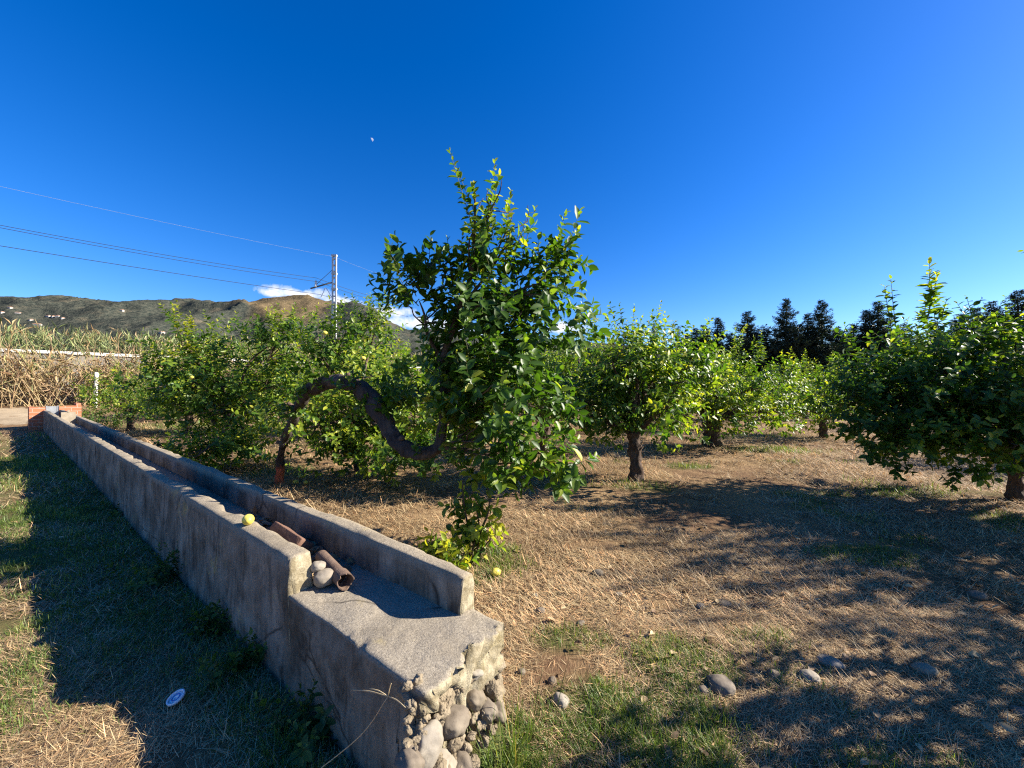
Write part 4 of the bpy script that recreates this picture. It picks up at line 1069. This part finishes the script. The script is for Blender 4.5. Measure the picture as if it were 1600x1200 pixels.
def chan_n(px, py, z, n):
    c = chan(px, py, z); u, _ = uv(c[0], c[1]); x, y = un(u, n); return (x, y, z)
stone('large pale cobble lodged in the channel beside the broken wall end', chan_n(500, 905, .545, 1.015), (.05, .045, .045), .4, 2.2, 'white_stone')
stone('small pale cobble resting on the larger one beside the broken wall end', chan_n(492, 886, .60, 1.005), (.034, .035, .026), .2, 7.2, 'white_stone')
stone('dark cobble deep in the channel behind the pale ones', chan_n(470, 868, .54, 1.06), (.05, .04, .035), .9, 9.1)
# leaf litter caught in the channel
g = np.random.default_rng(9); N = 260
uu, nn = g.uniform(2.0, 3.6, N), g.uniform(.985, 1.24, N); xx, yy = un(uu, nn)
b = MB(); put_leaves(b, np.stack([xx, yy, g.uniform(.503, .525, N)], -1), np.stack([g.normal(size=N), g.normal(size=N), g.normal(0, .15, N)], -1), np.array([0, 0, 1.0]) + g.normal(0, .25, (N, 3)), g.uniform(.03, .09, N), np.clip(g.normal(.2, .2, N), 0, 1), 0)
tag(b.build('leaf_litter', M['straw']), 'dry brown leaves gathered on the bed of the channel', 'leaf litter', None, 'stuff')

# stones on the ground
for k, (px, py, w, h_, mt, lab) in enumerate((
    (875, 1096, 30, 24, 'white_stone', 'round pale stone in bare earth left of the green grass'), (1126, 1072, 42, 26, 'cobble', 'big grey stone at the right edge of the green grass'),
    (1098, 1078, 20, 12, 'cobble', 'small grey stone touching the left of the big grey stone'), (1208, 1056, 22, 20, 'cobble', 'dull brown stone in shade between the big grey stone and the pale pair'),
    (1264, 1058, 30, 20, 'white_stone', 'smooth pale stone on the shadow edge, left of two'), (1297, 1034, 36, 12, 'white_stone', 'flat pale stone on the straw just above the smooth one'),
    (1443, 1047, 34, 20, 'white_stone', 'smooth white stone alone in the straw at the right'), (907, 974, 14, 10, 'cobble', 'small stone in straw above the green grass'),
    (845, 955, 16, 11, 'cobble', 'small brown stone in straw right of the slab corner'), (966, 929, 14, 7, 'white_stone', 'small flat pale stone near the tree shade'),
    (934, 896, 20, 12, 'cobble', 'dark stone in the tree shade edge'), (1094, 947, 14, 9, 'white_stone', 'small pale stone under the big tree shade, right of the flat one'),
    (1525, 931, 26, 14, 'cobble', 'brown stone in deep tree shade at the right'), (815, 1050, 14, 11, 'cobble', 'small reddish stone in the earth beside the rubble'),
    (862, 1064, 15, 13, 'cobble', 'small stone above the round pale one'), (1592, 1112, 26, 14, 'cobble', 'grey stone at the right edge in shade'), (1130, 942, 24, 8, 'cobble', 'flat stone among straw left of the lit straw patch'),
    (836, 930, 10, 7, 'white_stone', 'tiny pale stone in straw above the slab corner'), (1350, 790, 12, 5, 'white_stone', 'small pale stone far off at the edge of the wide shade'))):
    c = on_ground(px, py, 0); s = c[1] / 600
    c[2] = float(ground(np.array([c[0]]), np.array([c[1]]))[0]) + h_ * s * .12
    stone(lab, c, (w * s * .46, w * s * .38, h_ * s * .44), random.uniform(-.5, .5), k * 5.3 + 1, mt, .16)

# lid
M['lid_white'] = mat_plain('white plastic', (0.70, 0.72, 0.75), (0.76, 0.77, 0.80), 5, .4, .02)
M['lid_blue'] = mat_plain('blue print', (0.05, 0.14, 0.42), (0.06, 0.17, 0.48), 5, .4, .02)
c = on_ground(277, 1099, .035)
lid = thing('pot_lid', 'small white and blue plastic lid lying tilted in the shaded grass', 'lid', tuple(c)); lid.rotation_euler = (R(18), R(-12), 0)
def disc(r0, r1, z0, z1, n=40):
    a = np.arange(n) / n * 2 * np.pi; v = []
    for (r, z) in ((r0, z0), (r0, z1), (r1, z1), (r1, z0)): v.append(np.stack([r * np.cos(a), r * np.sin(a), np.full(n, z)], -1))
    k = np.arange(n); k2 = (k + 1) % n
    f = np.concatenate([np.stack([q * n + k, q * n + k2, ((q + 1) % 4) * n + k2, ((q + 1) % 4) * n + k], -1) for q in range(4)])
    return np.concatenate(v), f
for nm, r0, r1, z0, z1, mt in (('rim', .030, .037, -.006, .006, 'lid_white'), ('panel', .001, .0298, -.004, .001, 'lid_white'), ('printed_ring', .013, .019, .0012, .0022, 'lid_blue')):
    b = MB(); b.add(*disc(r0, r1, z0, z1)); b.build(nm, M[mt], lid)

# dry grass seed head by the wall
def on_n(px, py, n0):
    r = np.array([(px - 800) / 600, 1, -(py - 603) / 600]); return r * (n0 / (WN[0] * r[0] + WN[1])) + np.array([0, 0, H])
cc_ = on_n(607, 1086, .80); b = MB()
ft = on_n(565, 1146, .78); g0 = ft + (ft - cc_) * 2.2; g0[2] = float(ground(g0[:1], g0[1:2])[0])
tube(b, [g0 * 0 + g0, ft, cc_], [.0022, .0018, .0014], 5, .04, 0, .9)
for (px, py) in ((551, 1076), (578, 1074), (634, 1103), (612, 1066)):
    tube(b, [cc_, (cc_ + on_n(px, py, .79)) / 2 + np.array([0, 0, .006]), on_n(px, py, .79)], [.0014, .0022, .0012], 5, .02, 0, .85)
tag(b.build('dry_stalk', M['straw']), 'dry grass seed head with thin spread fingers in front of the slab', 'dry grass stalk')

# weeds at the foot of the wall
def weed(label, px, py, h_, r, n, seed, tint=.4, size=.06):
    c = on_ground(px, py); g = np.random.default_rng(seed)
    root = thing('weed', label, 'weed', tuple(c), 0, 'weeds along the channel')
    b = MB(); nb = n // 14
    D = unit(np.stack([g.normal(0, .6, nb), g.normal(0, .6, nb), np.abs(g.normal(.9, .3, nb))], -1))
    shoots(b, g.normal(0, r * .4, (nb, 3)) * np.array([1, 1, 0]), D, g.uniform(.4, 1, nb) * h_, np.full(nb, size), np.clip(g.normal(tint, .12, nb), 0, 1), 0, 14 / h_ / .7, .002, .15, g)
    b.build('foliage', [M['weed'], M['twig']], root)
for k, (px, py, h_, r, n, lab) in enumerate(((262, 905, .28, .25, 420, 'dark leafy weed at the wall foot halfway along the shade'), (345, 985, .22, .2, 300, 'leafy weed at the wall foot above the lid'), (400, 1035, .20, .18, 260, 'small weed at the wall foot nearest but one to the slab'),
    (500, 1150, .22, .18, 280, 'weed in the shade below the slab'), (205, 800, .2, .2, 200, 'weed at the wall foot under the dark stretch'), (130, 660, .9, .5, 420, 'grey green weeds beside the far junction box'), (170, 668, .6, .6, 420, 'low green weeds right of the far end of the channel'), (150, 655, 1.0, .5, 300, 'tall dull weeds at the foot of the white post'))):
    weed(lab, px, py, h_, r, n, 300 + k, .3 if k < 5 else .6, .05 if k < 5 else .1)

# ------------------------------------------------------------------ straw and grass on the ground
def blades(mb, x, y, length, width, ang, lift, curl, tint):
    N = len(x); z = ground(x, y)
    u = np.stack([np.cos(ang), np.sin(ang), np.zeros(N)], -1); s = np.stack([-np.sin(ang), np.cos(ang), np.zeros(N)], -1)
    up = np.array([0, 0, 1.0])
    V = []
    for t, w in ((0, 1.0), (.5, .9), (1, .25)):
        h_ = (np.sin(lift) * t + curl * t * t) * length
        p = np.stack([x, y, z + .002], -1) + u * (np.cos(lift) * t * length)[:, None] + up * np.maximum(h_, 0.001 if t else 0)[:, None]
        sw = s * (width * w * .5)[:, None]
        V += [p - sw, p + sw]
    V = np.stack(V, 1)
    off = (np.arange(N) * 6)[:, None, None]
    F = (np.array([[0, 1, 3, 2], [2, 3, 5, 4]])[None] + off).reshape(-1, 4)
    mb.add(V.reshape(-1, 3), F, np.repeat(np.clip(tint, 0, 1), 6))
def free(x, y):
    u, n = uv(x, y)
    return ~((n > .85) & (n < 1.37) & (u > 1.0) & (u < 22.5))
def scatter(n, x0, x1, y0, y1, g):
    x, y = g.uniform(x0, x1, n), g.uniform(y0, y1, n)
    k = free(x, y) & (np.abs(x) < 1.45 * y + .4)
    return x[k], y[k]
g = np.random.default_rng(77)
b = MB()
for (n, x0, x1, y0, y1, L, W) in ((170000, -3.2, 3.4, .95, 2.6, .062, .0025), (150000, -5.6, 6.2, 2.6, 4.6, .085, .0042), (110000, -9, 10, 4.6, 8, .14, .006), (80000, -18, 18, 8, 16, .2, .012)):
    x, y = scatter(n, x0, x1, y0, y1, g)
    p = np.stack([x, y, 0 * x], -1)
    dn = fbm(p, .9, 3); gm = green_mask(x, y)
    keep = (dn * 1.4 + fbm(p + 2, 3.0, 3) * .8 + g.normal(0, .2, len(x)) > -.42 + .5 * np.exp(-((x - .25) ** 2 + (y - 2.2) ** 2) / .35)) & (g.random(len(x)) > gm * .45)
    x, y, dn = x[keep], y[keep], dn[keep]; N = len(x)
    flow = fbm(np.stack([x, y, 0 * x + 4], -1), .6, 2) * 4 + .2
    ang = np.where(g.random(N) < .55, flow + g.normal(0, .7, N), g.uniform(0, 6.28, N)) + np.where(g.random(N) < .5, 0, np.pi)
    blades(b, x, y, L * g.uniform(.4, 1.4, N), W * g.uniform(.6, 1.3, N), ang, np.abs(g.normal(.16, .26, N)), g.normal(-.04, .14, N), .50 + .25 * fbm(np.stack([x, y, 0 * x + 8], -1), 1.5, 2) + g.normal(0, .32, N))
tag(b.build('dry_straw', M['straw']), 'dry mown straw spread over the orchard floor', 'straw', None, 'stuff')
b = MB()
for (n, x0, x1, y0, y1, L, W) in ((300000, -3.2, 3.4, .95, 2.8, .048, .0032), (260000, -6.5, 6.5, 2.8, 5.5, .06, .0045), (160000, -11, 10, 5.5, 10, .10, .008), (90000, -22, 28, 10, 28, .14, .016)):
    x, y = scatter(n, x0, x1, y0, y1, g)
    gm = green_mask(x, y)
    keep = g.random(len(x)) < (gm * .8 - .08) * (.45 + .9 * smooth(-.15, .35, fbm(np.stack([x, y, 0 * x + 6], -1), 7, 2)))
    x, y, gm = x[keep], y[keep], gm[keep]; N = len(x)
    cl = fbm(np.stack([x, y, 0 * x + 2], -1), 4, 2)
    blades(b, x, y, L * g.uniform(.4, 1.3, N) * (1 + .5 * cl), W * g.uniform(.6, 1.3, N), g.uniform(0, 6.28, N), g.normal(1.0, .3, N), g.normal(-.25, .25, N), .42 + .3 * cl + g.normal(0, .16, N))
tag(b.build('green_grass', M['grass']), 'short green grass growing in patches and along the shaded channel', 'grass', None, 'stuff')
b = MB(); N = 1500
a_, r_ = g.uniform(0, 6.28, N), np.abs(g.normal(0, .13, N))
x, y = -.07 + r_ * np.cos(a_) * .8, 1.60 + r_ * np.sin(a_) * 1.4
k = free(x, y) & (uv(x, y)[0] < .98); x, y = x[k], y[k]; N = len(x)
blades(b, x, y, g.uniform(.12, .36, N), g.uniform(.003, .005, N), g.uniform(0, 6.28, N), g.normal(1.05, .25, N), g.normal(-.45, .25, N), g.normal(.5, .2, N))
tag(b.build('grass_tuft', M['grass']), 'tall loose green grass tuft at the rubble end of the channel', 'grass', None, 'stuff')

# fallen leaves
N = 800
x = np.concatenate([g.uniform(-6, 9, N // 2), g.uniform(.2, 5, N // 2)]); y = np.concatenate([g.uniform(2, 11, N // 2), g.uniform(1.3, 5, N // 2)])
k = free(x, y); x, y = x[k], y[k]; N = len(x)
b = MB(); put_leaves(b, np.stack([x, y, ground(x, y) + g.uniform(.006, .03, N)], -1), np.stack([g.normal(size=N), g.normal(size=N), g.normal(0, .3, N)], -1), np.array([0, 0, 1.0]) + g.normal(0, .35, (N, 3)), g.uniform(.03, .07, N), np.clip(g.normal(.25, .3, N), 0, 1), 0)
tag(b.build('fallen_leaves', M['straw']), 'curled brown lemon leaves fallen in the straw', 'leaf litter', None, 'stuff')
